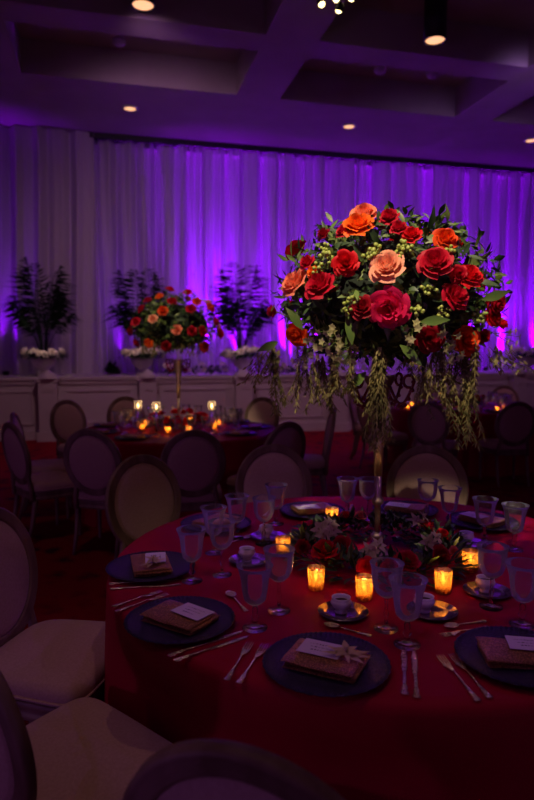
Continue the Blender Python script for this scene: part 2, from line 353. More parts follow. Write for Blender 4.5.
def orchid_bm(bm, p, n, r, mi=0):
    n = n.normalized(); a = n.orthogonal().normalized(); b = n.cross(a)
    for k in range(6):
        an = k*PI/3+0.2; d = (a*math.cos(an)+b*math.sin(an))+n*(0.55 if k % 2 else 0.3)
        leaf(bm, p, d, n, r, r*(0.55 if k % 2 else 0.42), mi, 0.35)
    for k in range(4): tube(bm, [p, p+(n+0.3*rdir())*r*0.5], [r*0.04, r*0.05], 4, mi)
def bouquet(name, label, C, base, axes, roses, seed, group=None, nleaf=2600):
    """C centre of the dome, base = spot on the stand where it rests; roses = [(point, size, colour, variant)]"""
    random.seed(seed); root = thing(name, label, 'flower arrangement', base, 0, group); c = C-base; ax, ay, az = axes
    def shell(d, k=1.0): return Vector((d.x*ax*k, d.y*ay*k, d.z*az*k*(1.0 if d.z > 0 else 0.72)))
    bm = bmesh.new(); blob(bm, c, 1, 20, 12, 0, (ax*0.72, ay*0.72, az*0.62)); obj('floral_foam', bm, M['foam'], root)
    bm = bmesh.new()
    for i in range(nleaf):
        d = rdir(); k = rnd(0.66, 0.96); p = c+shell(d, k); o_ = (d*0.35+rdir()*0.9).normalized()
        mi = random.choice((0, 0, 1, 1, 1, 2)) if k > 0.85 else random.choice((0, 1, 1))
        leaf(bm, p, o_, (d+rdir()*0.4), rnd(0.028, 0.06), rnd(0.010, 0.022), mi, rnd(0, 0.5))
    for i in range(110):      # larger leaves
        d = rdir(); p = c+shell(d, rnd(0.8, 0.93)); leaf(bm, p, (d*.5+rdir()*0.8+Vector((0, 0, -.2))), d, rnd(0.06, 0.095), rnd(0.022, 0.034), random.choice((0, 0, 1)), 0.3)
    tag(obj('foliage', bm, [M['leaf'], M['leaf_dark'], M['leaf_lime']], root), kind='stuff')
    for (p, r, colr, var) in roses:
        l = p-base; d = Vector(((l-c).x/ax, (l-c).y/ay, (l-c).z/az)).normalized()
        rose(root, l, d+Vector((0, -0.25, 0.15)), r, colr, var)
    return root, c, shell
def on_dome(px, py, C, axes, k=0.97):
    ax, ay, az = axes; d = ray(px, py); o_ = Vector((0, 0, CAMZ))-C
    S = lambda v: Vector((v.x/ax, v.y/ay, v.z/az))/k
    a, b_ = S(d), S(o_); A = a.dot(a); B = 2*a.dot(b_); Cc = b_.dot(b_)-1; D = B*B-4*A*Cc
    kk = (-B-math.sqrt(D))/(2*A) if D > 0 else -B/(2*A)
    return Vector((0, 0, CAMZ))+d*kk
def aim(o_, tgt): o_.rotation_euler = (Vector(tgt)-o_.location).to_track_quat('-Z', 'Y').to_euler()
def spot(name, loc, tgt, e, c_, ang, blend=0.6, r=0.05):
    l = bpy.data.lights.new(name, 'SPOT'); l.energy = e; l.color = c_; l.spot_size = math.radians(ang); l.spot_blend = blend; l.shadow_soft_size = r
    o_ = bpy.data.objects.new(name, l); col.objects.link(o_); o_.location = loc; aim(o_, tgt); return o_
# ================================================================= MAIN TABLE
TZ = 0.76
TC = atz(377, 556, TZ); TC.z = 0
def table(cx, cy, label, clabel, r=0.93, n=200, seed=1, group=None, dents=()):
    t_ = thing('round_table', label, 'table', (cx, cy, 0), 0, None)
    bm = bmesh.new(); lathe(bm, [(r-0.02, TZ-0.035), (r-0.005, TZ-0.03), (r-0.005, TZ-0.012), (r-0.02, TZ-0.008)], 64); obj('tabletop', bm, M['wood'], t_)
    for k in range(4):
        a = PI/4+k*PI/2; bm = bmesh.new(); x_, y_ = 0.5*math.cos(a), 0.5*math.sin(a)
        tube(bm, [(x_, y_, 0), (x_, y_, TZ-0.035)], 0.018, 8); obj('leg', bm, M['black'], t_)
    rg = random.Random(seed); P_ = [(rg.uniform(0, 6), k, rg.uniform(.5, 1)) for k in (11, 17, 26, 7)]
    bm = bmesh.new(); prof = [(0.0001, TZ), (r*0.35, TZ), (r*0.7, TZ), (r*0.97, TZ), (r+0.004, TZ-0.003), (r+0.012, TZ-0.015)]+[(r+0.014, TZ-0.03-i*(TZ-0.035)/14) for i in range(15)]
    def md(rr, z, a):
        if rr < r+0.01: return rr
        h = (TZ-z)/TZ; f = sum(w*math.sin(k*a+p) for p, k, w in P_)
        q = rr+h**0.8*(0.006+0.010*f)+0.02*h
        for dg, dp in dents:
            w_ = abs((math.degrees(a)-dg+180) % 360-180)/24
            if w_ < 1: q -= dp*(1-w_*w_)**2*min(1, max(0, (0.7-z)/0.15))
        return q
    lathe(bm, prof, n, mod=md, close=False)
    c_ = obj('tablecloth', bm, M['cloth'], None, True, (cx, cy, 0)); tag(c_, clabel, 'tablecloth')
    return t_
table(TC.x, TC.y, 'large round dining table under the red cloth in the foreground', 'deep red floor-length tablecloth on the large foreground table', r=0.955, dents=((166, .06), (222, .08), (255, .09), (107, .03)))
TOP = TZ+0.001
def T(px, py, h=0.0): return atz(px, py, TOP+h)
# stand
vb = Vector((TC.x, TC.y, TOP))
vp = [(0.001, 0), (0.062, 0), (0.064, 0.008), (0.05, 0.02), (0.026, 0.035), (0.016, 0.055), (0.024, 0.07), (0.024, 0.08), (0.012, 0.092), (0.010, 0.14), (0.012, 0.19), (0.022, 0.2), (0.022, 0.212), (0.013, 0.225), (0.014, 0.3), (0.019, 0.42), (0.026, 0.54), (0.036, 0.62), (0.055, 0.66), (0.055, 0.668), (0.03, 0.664), (0.001, 0.66)]
def stand(label, loc, s=1.0):
    t_ = thing('flower_stand', label, 'flower stand', loc)
    bm = bmesh.new(); lathe(bm, vp[:9], 24); obj('foot', bm, M['vase'], t_)
    bm = bmesh.new(); lathe(bm, vp[8:15], 20); obj('stem', bm, M['vase'], t_)
    bm = bmesh.new(); lathe(bm, vp[14:], 20, mod=lambda r, z, a: r*(1+0.06*math.cos(8*a))); obj('trumpet', bm, M['vase'], t_)
    for k in range(4):
        a = -0.8+k*PI/2; bm = bmesh.new(); pts = []
        for i in range(15):
            q = i/14; rr = 0.045+0.10*q; z = 0.63-0.07*math.sin(q*PI)+0.02*q; pts.append((rr*math.cos(a), rr*math.sin(a), z))
        e_ = Vector(pts[-1])
        for i in range(1, 10):
            b_ = i/9*PI*1.6; pts.append((e_.x-0.022*(1-math.cos(b_))*math.cos(a), e_.y-0.022*(1-math.cos(b_))*math.sin(a), e_.z+0.022*math.sin(b_)))
        tube(bm, pts, 0.0055, 8)
        for i in range(3, 16, 2): blob(bm, Vector(pts[i])+Vector((0, 0, -0.013)), 0.008, 8, 6)
        obj('scroll_arm', bm, M['garnet'], t_)
    return t_
stand('tall slender metal trumpet flower stand with garnet glass arms on the foreground table', vb)
BC = Vector((aty(387, 300, TC.y).x, TC.y, 1.70)); AX = (0.42, 0.42, 0.325); bbase = Vector((TC.x, TC.y, TOP+0.67))
rl = [(358, 227, 16, 'orange', 0), (364, 215, 14, 'salmon', 3), (390, 219, 13, 'crimson', 2), (325, 235, 10, 'dark', 2), (345, 232, 10, 'crimson', 1), (399, 230, 11, 'crimson', 2), (412, 237, 12, 'red', 2), (445, 240, 13, 'orangered', 1),
 (346, 264, 14, 'red', 1), (387, 268, 16.5, 'peach', 0), (435, 264, 17, 'crimson', 3), (296, 284, 16, 'salmon', 0), (321, 287, 17, 'crimson', 3), (308, 264, 11, 'crimson', 2), (389, 308, 20, 'magenta', 3), (362, 308, 12, 'dark', 0),
 (454, 298, 15, 'crimson', 3), (468, 278, 15, 'red', 1), (274, 312, 11, 'crimson', 2), (298, 334, 14, 'orangered', 1), (430, 339, 13, 'dark', 0), (466, 341, 15, 'orangered', 3), (494, 303, 13, 'crimson', 1), (501, 325, 9, 'red', 2), (458, 275, 11, 'crimson', 2), (314, 273, 9, 'orange', 2), (483, 336, 9, 'crimson', 2), (492, 318, 11, 'red', 2)]
random.seed(11)
rs = [(on_dome(a, b, BC, AX), c*0.0032, d_, e_) for a, b, c, d_, e_ in rl]
for i in range(16):    # the side turned away
    an = rnd(0.15, PI-0.15); el = rnd(-0.1, 1.0); dv = Vector((math.cos(an)*math.cos(el), math.sin(an)*math.cos(el), math.sin(el)))
    rs.append((BC+Vector((dv.x*AX[0], dv.y*AX[1], dv.z*AX[2]))*0.97, rnd(.035, .055), random.choice(('red', 'crimson', 'peach', 'orange', 'magenta')), random.choice((0, 1, 2, 3))))
bq, bc, shell = bouquet('rose_bouquet', 'large domed bouquet of red, peach and orange roses with hanging amaranthus on the foreground stand', BC, bbase, AX, rs, 5)
def berries(root, base, p, r=0.02, m='berry', n=11, name='berry_sprig', br=0.0065):
    bm = bmesh.new(); l = p-base
    for i in range(n):
        q = l+rdir()*r*rnd(.4, 1); blob(bm, q, br*rnd(.8, 1.15), 8, 6); tube(bm, [q, l-(l-bc).normalized()*0.05], 0.0012, 4, 1)
    return obj(name, bm, [M[m], M['leaf_lime']], root)
for px, py in ((375, 249), (405, 245), (325, 250), (331, 258), (353, 299), (316, 268), (349, 307), (400, 252), (448, 254), (443, 311), (418, 309), (371, 254), (429, 290), (480, 316)): berries(bq, bbase, on_dome(px, py, BC, AX, 0.99), 0.024)
def blossoms(root, base, p, r=0.035, n=9):
    bm = bmesh.new(); l = p-base
    for i in range(n):
        q = l+rdir()*r; nn = (q-bc).normalized()+rdir()*0.4
        nn.normalize(); a = nn.orthogonal().normalized(); b_ = nn.cross(a)
        for k in range(5):
            an = k*2*PI/5; leaf(bm, q, a*math.cos(an)+b_*math.sin(an)+nn*0.4, nn, 0.014, 0.009, 0, 0.2)
        tube(bm, [q, l-(l-bc).normalized()*0.05], 0.0012, 4, 1)
    return obj('blossom_sprig', bm, [M['blossom'], M['leaf_lime']], root)
for px, py in ((325, 336), (331, 344), (311, 350), (417, 333), (450, 352), (447, 340), (349, 352), (344, 362), (508, 338), (302, 357)): blossoms(bq, bbase, on_dome(px, py, BC, AX, 1.03))
for px, py, dx, dy, L in ((352, 345, -.15, 1, .12), (388, 340, -.1, 1, .15), (345, 345, .5, .9, .11), (303, 330, -.5, .7, .1), (366, 372, -.6, -.6, .09), (400, 345, .6, -.5, .1), (482, 300, .9, .3, .1), (278, 342, -.7, -.3, .09), (420, 322, 1, .1, .1)):
    p = on_dome(px, py, BC, AX, 1.05)-bbase; bm = bmesh.new(); leaf(bm, p, Vector((dx, -0.15, dy)), Vector((0.1, -1, 0.1)), L*.9, 0.03, 0, 0.25); obj('long_leaf', bm, M['leaf_lime'], bq)
def tassel(root, base, pt, L, th, n, sway=(0, 0), spikes=14):
    bm = bmesh.new(); l = pt-base
    for s_ in range(n):
        o_ = l+Vector((rnd(-th, th), rnd(-th, th), rnd(-0.01, 0.02))); LL = L*rnd(.6, 1.0) if s_ else L; pts = []
        sx, sy = sway[0]+rnd(-.05, .05), sway[1]+rnd(-.05, .05); N_ = int(LL/0.012)+2
        for i in range(N_):
            q = i/(N_-1); pts.append(o_+Vector((sx*q*q+0.006*math.sin(q*7+s_), sy*q*q, -LL*q)))
        tube(bm, pts, [0.0028*(1-0.6*i/(N_-1)) for i in range(N_)], 5)
        for i, p in enumerate(pts):
            for k in range(6):
                a = rnd(0, 2*PI); dd = Vector((math.cos(a)*0.75, math.sin(a)*0.75, -1)); leaf(bm, p, dd, Vector((math.cos(a), math.sin(a), 0.3)), rnd(.016, .034), rnd(.003, .005), 0, -0.1)
    return obj('amaranthus_tassel', bm, M['amaranth'], root)
random.seed(21)
for px, py, pyb, th, n, sw in ((276, 350, 412, .012, 4, (.0, 0)), (268, 348, 380, .02, 3, (-.05, 0)), (318, 362, 412, .022, 7, (.02, 0)), (336, 360, 408, .016, 4, (.01, 0)), (352, 350, 396, .012, 2, (.03, 0)), (381, 352, 454, .015, 10, (.0, 0)), (377, 360, 440, .014, 6, (0, 0)),
   (437, 352, 412, .012, 4, (.01, 0)), (443, 350, 425, .01, 3, (.03, 0)), (466, 352, 440, .014, 5, (.0, 0)), (473, 350, 452, .010, 3, (-.06, 0)), (456, 356, 405, .015, 4, (.0, 0)), (474, 330, 430, .006, 1, (.01, 0)), (497, 350, 372, .01, 3, (.05, 0)), (410, 356, 372, .02, 3, (.02, 0))):
    p0 = on_dome(px, py, BC, AX, 0.98); L = (pyb-py)*p0.y/F*1.02; tassel(bq, bbase, p0, L, th, n, sw)
for k in range(5):
    an = 0.3+k*0.6; tassel(bq, bbase, BC+Vector((0.33*math.cos(an), 0.33*math.sin(an), -0.16)), rnd(.15, .3), .02, 5)
bm = bmesh.new()      # thin trailing sprigs at the rim
for px, py in ((262, 352), (270, 366), (256, 372), (492, 352), (505, 348), (440, 372), (349, 378)):
    p = on_dome(px, py, BC, AX, 1.0)-bbase
    for i in range(7):
        q = p+rdir()*0.02; dn = Vector((0.5*(1 if px > 380 else -1)+rnd(-.5, .5), rnd(-.4, .4), -rnd(.3, 1))); tube(bm, [q, q+dn*0.05], 0.0012, 4)
        leaf(bm, q+dn*0.05, dn, rdir(), 0.022, 0.008); leaf(bm, q+dn*0.03, dn+rdir()*0.5, rdir(), 0.02, 0.008)
tag(obj('trailing_sprigs', bm, M['amaranth'], bq), kind='stuff')
# low wreath
def wreath(label, loc, items, orch, seed, r0=0.255, nleaf=1300):
    random.seed(seed); root = thing('table_garland', label, 'flower arrangement', loc); bm = bmesh.new()
    for i in range(nleaf):
        a = rnd(0, 2*PI); b_ = rnd(-0.2, PI+.2); rr = 0.06*rnd(.5, 1.1); rad = r0+rr*math.cos(b_)*1.2
        p = Vector((rad*math.cos(a), rad*math.sin(a), max(0.012, 0.012+rr*math.sin(b_)))); dd = Vector((math.cos(a)*math.cos(b_), math.sin(a)*math.cos(b_), abs(math.sin(b_))*.7))+rdir()*.5
        dd.z = max(dd.z, -0.02+(0.05 if p.z < 0.03 else -.3))
        leaf(bm, p, dd, Vector((0, 0, 1))+rdir()*.3, rnd(.03, .06), rnd(.014, .026), random.choice((0, 1, 1, 1)), 0.05)
    tag(obj('foliage', bm, [M['leaf'], M['leaf_dark']], root), kind='stuff')
    for p, r, c, v_ in items: rose(root, p-Vector(loc), Vector(((p-Vector(loc)).x*1.5, (p-Vector(loc)).y*1.5-0.35, 0.5)), r, c, v_)
    for p in orch:
        bm = bmesh.new(); l = p-Vector(loc); orchid_bm(bm, l, Vector((l.x, l.y-0.5, 0.5)), 0.038); orchid_bm(bm, l+Vector((.03, .01, .015)), Vector((l.x+.4, l.y-0.3, 0.5)), 0.034)
        obj('orchid', bm, M['orchid'], root)
    return root
wl = [(325, 551, 14, 'red', 0), (347, 546, 13, 'crimson', 0), (311, 527, 11, 'magenta', 3), (364, 574, 10, 'red', 0), (407, 562, 13, 'crimson', 0), (427, 527, 11, 'crimson', 3), (443, 537, 11, 'red', 1), (440, 556, 12, 'dark', 0), (361, 517, 10, 'salmon', 1), (345, 517, 10, 'red', 1), (453, 551, 7, 'salmon', 2), (393, 576, 9, 'dark', 0), (303, 547, 9, 'dark', 3)]
wi = [(T(a, b, 0.075), c*0.0032, d_, e_) for a, b, c, d_, e_ in wl]; random.seed(3)
def clampw(p, r0=0.27):
    l = p-vb; l.z = 0; L = l.length; L2 = min(max(L, 0.2), 0.34); q = vb+l*(L2/L); q.z = p.z; return q
wi = [(clampw(p), a, b, c) for p, a, b, c in wi]
wo = [clampw(T(a, b, 0.1)) for a, b in ((325, 536), (336, 529), (370, 551), (402, 524), (428, 543), (320, 530))]
wreath('low garland of red roses, pale orchids and dark leaves circling the foreground stand', vb, wi, wo, 8)
# votives
def mk_votive(label, loc, group='lit gold votive candles on the foreground table'):
    t_ = thing('votive_candle', label, 'candle', loc, 0, group)
    bm = bmesh.new(); lathe(bm, [(0.001, 0), (0.022, 0), (0.025, 0.004), (0.0265, 0.04), (0.028, 0.072), (0.0265, 0.072), (0.025, 0.04), (0.0235, 0.008), (0.001, 0.006)], 24); obj('glass_cup', bm, M['mercury'], t_)
    bm = bmesh.new(); lathe(bm, [(0.001, 0.0065), (0.0195, 0.0065), (0.0195, 0.024), (0.001, 0.024)], 20); obj('wax', bm, M['wax'], t_)
    bm = bmesh.new(); lathe(bm, [(0.0005, 0.028), (0.004, 0.033), (0.0048, 0.039), (0.003, 0.048), (0.0005, 0.056)], 10); obj('flame', bm, M['flame'], t_)
    return t_
def plight(p, e, c=(1, 0.55, 0.2), r=0.008, par=None):
    l = bpy.data.lights.new('candle_glow', 'POINT'); l.energy = e; l.color = c; l.shadow_soft_size = r
    o_ = bpy.data.objects.new('candle_glow', l); col.objects.link(o_); o_.location = p; return o_
vl = [(283, 556, 'lit gold votive left of the garland, behind the left glasses'), (316, 589, 'lit gold votive at front left of the garland'), (364, 599, 'lit gold votive at front centre, just below the small red rose'), (443, 592, 'lit gold votive at front right of the garland'), (470, 571, 'lit gold votive at far right of the garland, beside the right goblets'), (332, 524, 'lit gold votive glimpsed behind the garland, near the pink rose')]
v0 = None
for px, py, lb in vl:
    p = T(px, py)
    if v0 is None: v0 = mk_votive(lb, p)
    else: dup(v0, p, 0, lb)
    plight(p+Vector((0, 0, 0.058)), 0.2)
# glasses
def goblet(kind, label, loc, group):
    t_ = thing('goblet' if kind == 0 else 'wine_glass', label, 'glass', loc, 0, group)
    if kind == 0: B = [(0.006, 0.062), (0.016, 0.07), (0.026, 0.082), (0.030, 0.11), (0.033, 0.14), (0.039, 0.165), (0.043, 0.176)]; st = [(0.001, 0), (0.034, 0), (0.035, 0.003), (0.018, 0.007), (0.008, 0.013), (0.007, 0.024), (0.012, 0.032), (0.007, 0.04), (0.0085, 0.054), (0.006, 0.062)]
    else: B = [(0.005, 0.088), (0.014, 0.092), (0.026, 0.105), (0.033, 0.125), (0.035, 0.145), (0.036, 0.17), (0.040, 0.186)]; st = [(0.001, 0), (0.033, 0), (0.034, 0.003), (0.016, 0.006), (0.005, 0.011), (0.0042, 0.035), (0.008, 0.045), (0.004, 0.055), (0.0045, 0.08), (0.005, 0.088)]
    B = [(a_*1.17, b_) for a_, b_ in B]; w = 0.0016; inner = [(max(0.001, r-w), z+(0.002 if i < 2 else 0)) for i, (r, z) in enumerate(B)][::-1]
    inner[-1] = (0.001, B[0][1]+0.006)
    bm = bmesh.new(); lathe(bm, st+[(0.001, st[-1][1])], 24); obj('stem', bm, M['glass'], t_)
    bm = bmesh.new(); lathe(bm, [(0.001, B[0][1]+0.0005)]+B[1:]+inner, 32, mod=lambda r, z, a: r*(1+(0.018*math.cos(12*a) if z < 0.15 and r > 0.01 else 0))); obj('bowl', bm, M['thin'], t_)
    return t_
gl = [(192, 584, 0, 'crystal goblet beside the charger with the tied napkin, left edge of table'), (214, 556, 0, 'crystal goblet behind the left wine glass, left rear of table'), (237, 541, 0, 'crystal goblet at left rear, nearest the angled oval chair'), (222, 578, 1, 'crystal wine glass between the two left goblets, gold glints at its foot'),
 (255, 631, 0, 'large crystal goblet right of the left gold napkin charger'), (279, 614, 1, 'crystal wine glass directly left of the front left votive'), (276, 527, 0, 'crystal goblet in front of the centre rear oval chair'), (347, 519, 0, 'crystal goblet standing left of the metal stand, behind the garland'), (368, 522, 1, 'crystal wine glass touching the stand in view, behind the garland'),
 (427, 524, 1, 'slim crystal wine glass in front of the right rear oval chair, left of its pair'), (449, 531, 0, 'crystal goblet in front of the right rear oval chair, right of its pair'), (484, 545, 0, 'tall crystal goblet behind the far right votive'), (514, 553, 0, 'crystal goblet at right edge, rear of the right group'), (491, 610, 1, 'crystal wine glass in front of the right saucer and cup'), (522, 628, 0, 'crystal goblet at right edge, just behind the right charger'),
 (407, 648, 0, 'large crystal goblet directly above the pair of front knives'), (386, 632, 1, 'crystal wine glass left of the front goblet, near the centre votive'), (264, 547, 1, 'crystal wine glass behind the left votive and small cup')]
g0 = [None, None]
for px, py, kd, lb in gl:
    p = T(px, py-3)
    if g0[kd] is None: g0[kd] = goblet(kd, lb, p, 'crystal glasses on the foreground table')
    else: dup(g0[kd], p, rnd(0, 1), lb)
# place settings
def mk_charger(label, loc, group='smoked glass chargers on the foreground table'):
    bm = bmesh.new(); lathe(bm, [(0.001, 0), (0.085, 0), (0.095, 0.002), (0.15, 0.014), (0.153, 0.0175), (0.15, 0.019), (0.1, 0.008), (0.088, 0.0055), (0.001, 0.0055)], 72, mod=lambda r, z, a: r*(1+(0.008*math.cos(36*a) if r > 0.12 else 0)))
    for i in range(72):
        a = 2*PI*i/72; blob(bm, (0.147*math.cos(a), 0.147*math.sin(a), 0.0185), 0.0035, 6, 4)
    o_ = obj('charger_plate', bm, M['charger'], None, True, loc); return tag(o_, label, 'plate', group)
def mk_napkin(label, loc, rz, group='folded gold napkins on the foreground table'):
    bm = bmesh.new(); W, D = 0.175, 0.125
    for i, (dz, sh) in enumerate(((0, 0), (0.007, 0.004), (0.014, -0.003))):
        g = []; nx = 12
        for face in (0, 1):
            rows = []
            for j in range(7):
                v_ = j/6-0.5; row = []
                for k in range(nx+1):
                    u = k/nx-0.5; z = dz+(0.0065 if face else 0.0)+(0.0015*math.sin(9*u+i)*math.cos(7*v_)+0.001 if face or i else 0)
                    pinch = 0.003*(abs(v_*2)**4)
                    row.append(bm.verts.new((u*W+sh, v_*D+sh*.6, z+(-pinch if face else pinch*0.9)+0.0003*i)))
                rows.append(row)
            g.append(rows)
        for face in (0, 1):
            for j in range(6):
                for k in range(nx): bm.faces.new((g[face][j][k], g[face][j][k+1], g[face][j+1][k+1], g[face][j+1][k]))
        bd = [(0, k) for k in range(nx)]+[(j, nx) for j in range(6)]+[(6, nx-k) for k in range(nx)]+[(6-j, 0) for j in range(6)]
        for q in range(len(bd)):
            (a, b_), (c_, d_) = bd[q], bd[(q+1) % len(bd)]; bm.faces.new((g[0][a][b_], g[0][c_][d_], g[1][c_][d_], g[1][a][b_]))
    o_ = obj('folded_napkin', bm, M['napkin'], None, True, loc); o_.rotation_euler = (0, 0, rz); return tag(o_, label, 'napkin', group)
def mk_card(label, loc, rz):
    t_ = thing('menu_card', label, 'menu card', loc, rz, 'menu cards on the foreground table')
    bm = bmesh.new(); box(bm, (0, 0, 0.0008), (0.105, 0.07, 0.0015)); obj('card', bm, M['card'], t_, False)
    rg = random.Random(4); bm = bmesh.new()
    for j in range(3):
        x_ = -0.035+0.006*j
        while x_ < 0.033-0.008*j:
            w = rg.uniform(0.003, 0.008); box(bm, (x_+w/2, 0.016-0.015*j+rg.uniform(-.001, .001), 0.0017), (w, 0.0014+0.003*(rg.random() < .3), 0.0004)); x_ += w+0.003
    obj('script_lines', bm, M['ink'], t_, False); return t_
def mk_sprig(label, loc, rz):
    t_ = thing('orchid_sprig', label, 'flower', loc, rz, 'orchid sprigs on the napkins')
    bm = bmesh.new(); orchid_bm(bm, Vector((0, 0, 0.012)), Vector((0.1, -0.3, 1)), 0.032); obj('bloom', bm, M['orchid'], t_)
    bm = bmesh.new()
    for a in (-0.5, 0.1, 0.6, 2.8, 3.4): leaf(bm, Vector((0, 0, 0.004)), Vector((math.cos(a), math.sin(a), 0.12)), Vector((0, 0, 1)), 0.06, 0.016, 0, 0.05)
    obj('ribbon_leaf', bm, M['orchid'], t_); return t_
sets = [(326, 668, 'front centre', 1, 1, -0.12), (180, 624, 'front left', 1, 0, .28), (151, 570, 'left edge', 1, 1, 0.1), (216, 526, 'left rear', 0, 0, -.1), (312, 513, 'centre rear', 1, 0, 0), (405, 512, 'rear, stand-side', 1, 0, 0), (482, 524, 'right rear', 1, 0, 0), (519, 661, 'front right', 1, 0, -.35)]
ch0 = np0 = cd0 = sp0 = None
SET = []
for i, (px, py, w, card, spr, da) in enumerate(sets):
    p = T(px, py); an = math.atan2(TC.y-p.y, TC.x-p.x)-PI/2
    l1 = 'dark smoked glass charger plate, %s of the foreground table' % w; l2 = 'folded gold napkin on the %s charger of the foreground table' % w
    SET.append((p, an))
    if ch0 is None: ch0 = mk_charger(l1, p)
    else: dup(ch0, p, rnd(0, .1), l1)
    rz = an+da; pn_ = p+Vector((0, 0, 0.0095))
    if np0 is None: np0 = mk_napkin(l2, pn_, rz)
    else: dup(np0, pn_, rz, l2)
    ux, uy = Vector((math.cos(rz), math.sin(rz), 0)), Vector((-math.sin(rz), math.cos(rz), 0))
    if card:
        pc = pn_+ux*(-0.018 if spr else 0.03)+uy*0.018+Vector((0, 0, 0.0262)); l3 = 'pale lilac menu card lying on the %s gold napkin' % w
        if cd0 is None: cd0 = mk_card(l3, pc, rz)
        else: dup(cd0, pc, rz-0.1, l3)
    if spr:
        pc = pn_+ux*0.05+uy*0.0+Vector((0, 0, 0.0285)); l3 = 'small pale orchid sprig tucked on the %s gold napkin' % w
        if sp0 is None: sp0 = mk_sprig(l3, pc, rz)
        else: dup(sp0, pc, rz+2.5, l3)
# cutlery, lying along +Y with the head at +Y
def ribbon(bm, pts, th=0.0022):
    """pts (y, halfwidth, z)"""
    pr = None
    for (y, w, z) in pts:
        row = [bm.verts.new((-w, y, z)), bm.verts.new((-w*.5, y, z+th)), bm.verts.new((w*.5, y, z+th)), bm.verts.new((w, y, z)), bm.verts.new((0, y, z-0.0002))]
        if pr:
            for k in range(5): bm.faces.new((pr[k], pr[(k+1) % 5], row[(k+1) % 5], row[k]))
        else: bm.faces.new(row)
        pr = row
    bm.faces.new(pr[::-1])
HND = [(-0.1, 0.004, .001), (-0.096, 0.009, .001), (-0.088, 0.0105, .001), (-0.078, 0.0065, .0012), (-0.07, 0.008, .0012), (-0.055, 0.005, .0015), (-0.03, 0.0032, .002), (0.0, 0.0028, .004), (0.02, 0.003, .005)]
def mk_cut(kind, label, loc, rz, group):
    nm = ('dinner_fork', 'table_knife', 'spoon')[kind]; t_ = thing(nm, label, nm.split('_')[-1], loc, rz, group)
    bm = bmesh.new(); ribbon(bm, HND if kind != 1 else HND[:6]+[(-0.02, 0.0055, .0012), (0.0, 0.005, .0012)]); 
    for y in (-.09, -.083, -.072, -.06): blob(bm, (0, y, 0.0032), 0.0028, 6, 4, 0, (1.6, 1.2, .6))
    obj('handle', bm, M['silver'], t_)
    bm = bmesh.new()
    if kind == 0:
        ribbon(bm, [(0.0195, 0.003, .005), (0.035, 0.008, .0035), (0.045, 0.0115, .002), (0.056, 0.0115, .002)])
        for k in range(4):
            x_ = -0.009+0.006*k; tube(bm, [(x_, 0.055, 0.003), (x_, 0.075, 0.003), (x_, 0.098, 0.0055)], [.0018, .0016, .0008], 6)
        obj('tines', bm, M['silver'], t_)
    elif kind == 1:
        ribbon(bm, [(0.0, 0.005, .001), (0.01, 0.0075, .001), (0.07, 0.009, .001), (0.1, 0.0075, .001), (0.115, 0.002, .001)], .0016); obj('blade', bm, M['silver'], t_)
    else:
        pr = None; rows = []
        for j in range(9):
            q = j/8; y = 0.018+0.055*q; w = 0.0165*math.sin(PI*min(1, 0.06+q*0.92))**0.6; row = []
            for k in range(7):
                u = k/3-1; row.append(bm.verts.new((u*w, y, 0.0075-0.0055*(1-u*u)*math.sin(PI*q))))
            rows.append(row)
        for a, b_ in zip(rows, rows[1:]):
            for k in range(6): bm.faces.new((a[k], a[k+1], b_[k+1], b_[k]))
        obj('bowl', bm, M['silver'], t_)
    return t_
c0 = [None]*3; G_ = ('forks on the foreground table', 'knives on the foreground table', 'spoons on the foreground table')
def cut(kind, head, tail, label):
    a, b_ = T(*head), T(*tail); c_ = (a+b_)/2; d_ = a-b_; rz = math.atan2(d_.y, d_.x)-PI/2; L = d_.length
    if c0[kind] is None: c0[kind] = mk_cut(kind, label, c_, rz, G_[kind]); o_ = c0[kind]
    else: o_ = dup(c0[kind], c_, rz, label)
    s_ = min(1.05, max(.8, L/0.2)); o_.scale = (1, s_, 1)
cut(0, (251, 643), (226, 681), 'silver fork, left of the pair beside the front centre charger')
cut(0, (266, 645), (238, 684), 'silver fork, right of the pair beside the front centre charger')
cut(1, (404, 646), (405, 702), 'silver knife, left of the pair below the front goblet')
cut(1, (414, 651), (417, 702), 'silver knife, right of the pair below the front goblet')
cut(2, (318, 624), (371, 636), 'silver spoon lying above the front centre charger')
cut(1, (238, 633), (168, 656), 'silver knife, upper of the pair below the front left charger')
cut(1, (244, 638), (174, 661), 'silver knife, lower of the pair below the front left charger')
cut(0, (162, 592), (112, 607), 'silver fork, upper of the pair left of the front left charger')
cut(0, (168, 595), (115, 612), 'silver fork, lower of the pair left of the front left charger')
cut(1, (175, 580), (108, 584), 'silver knife, upper of the pair below the left edge charger')
cut(1, (178, 585), (108, 589), 'silver knife, lower of the pair below the left edge charger')
cut(2, (225, 590), (247, 612), 'silver spoon above the front left charger')
cut(0, (439, 656), (479, 702), 'silver fork, left of the pair beside the front right charger')
cut(0, (451, 655), (491, 699), 'silver fork, right of the pair beside the front right charger')
cut(2, (443, 629), (481, 622), 'silver spoon lying above the front right charger, upper one')
cut(0, (445, 636), (484, 628), 'silver dessert fork lying above the front right charger')
cut(2, (242, 542), (262, 529), 'silver spoon beside the left rear cup')
cut(0, (219, 548), (236, 541), 'silver dessert fork at the left rear between goblets')
cut(1, (348, 513), (352, 505), 'silver knife right of the centre rear charger')
cut(0, (272, 509), (265, 515), 'silver fork left of the centre rear charger')
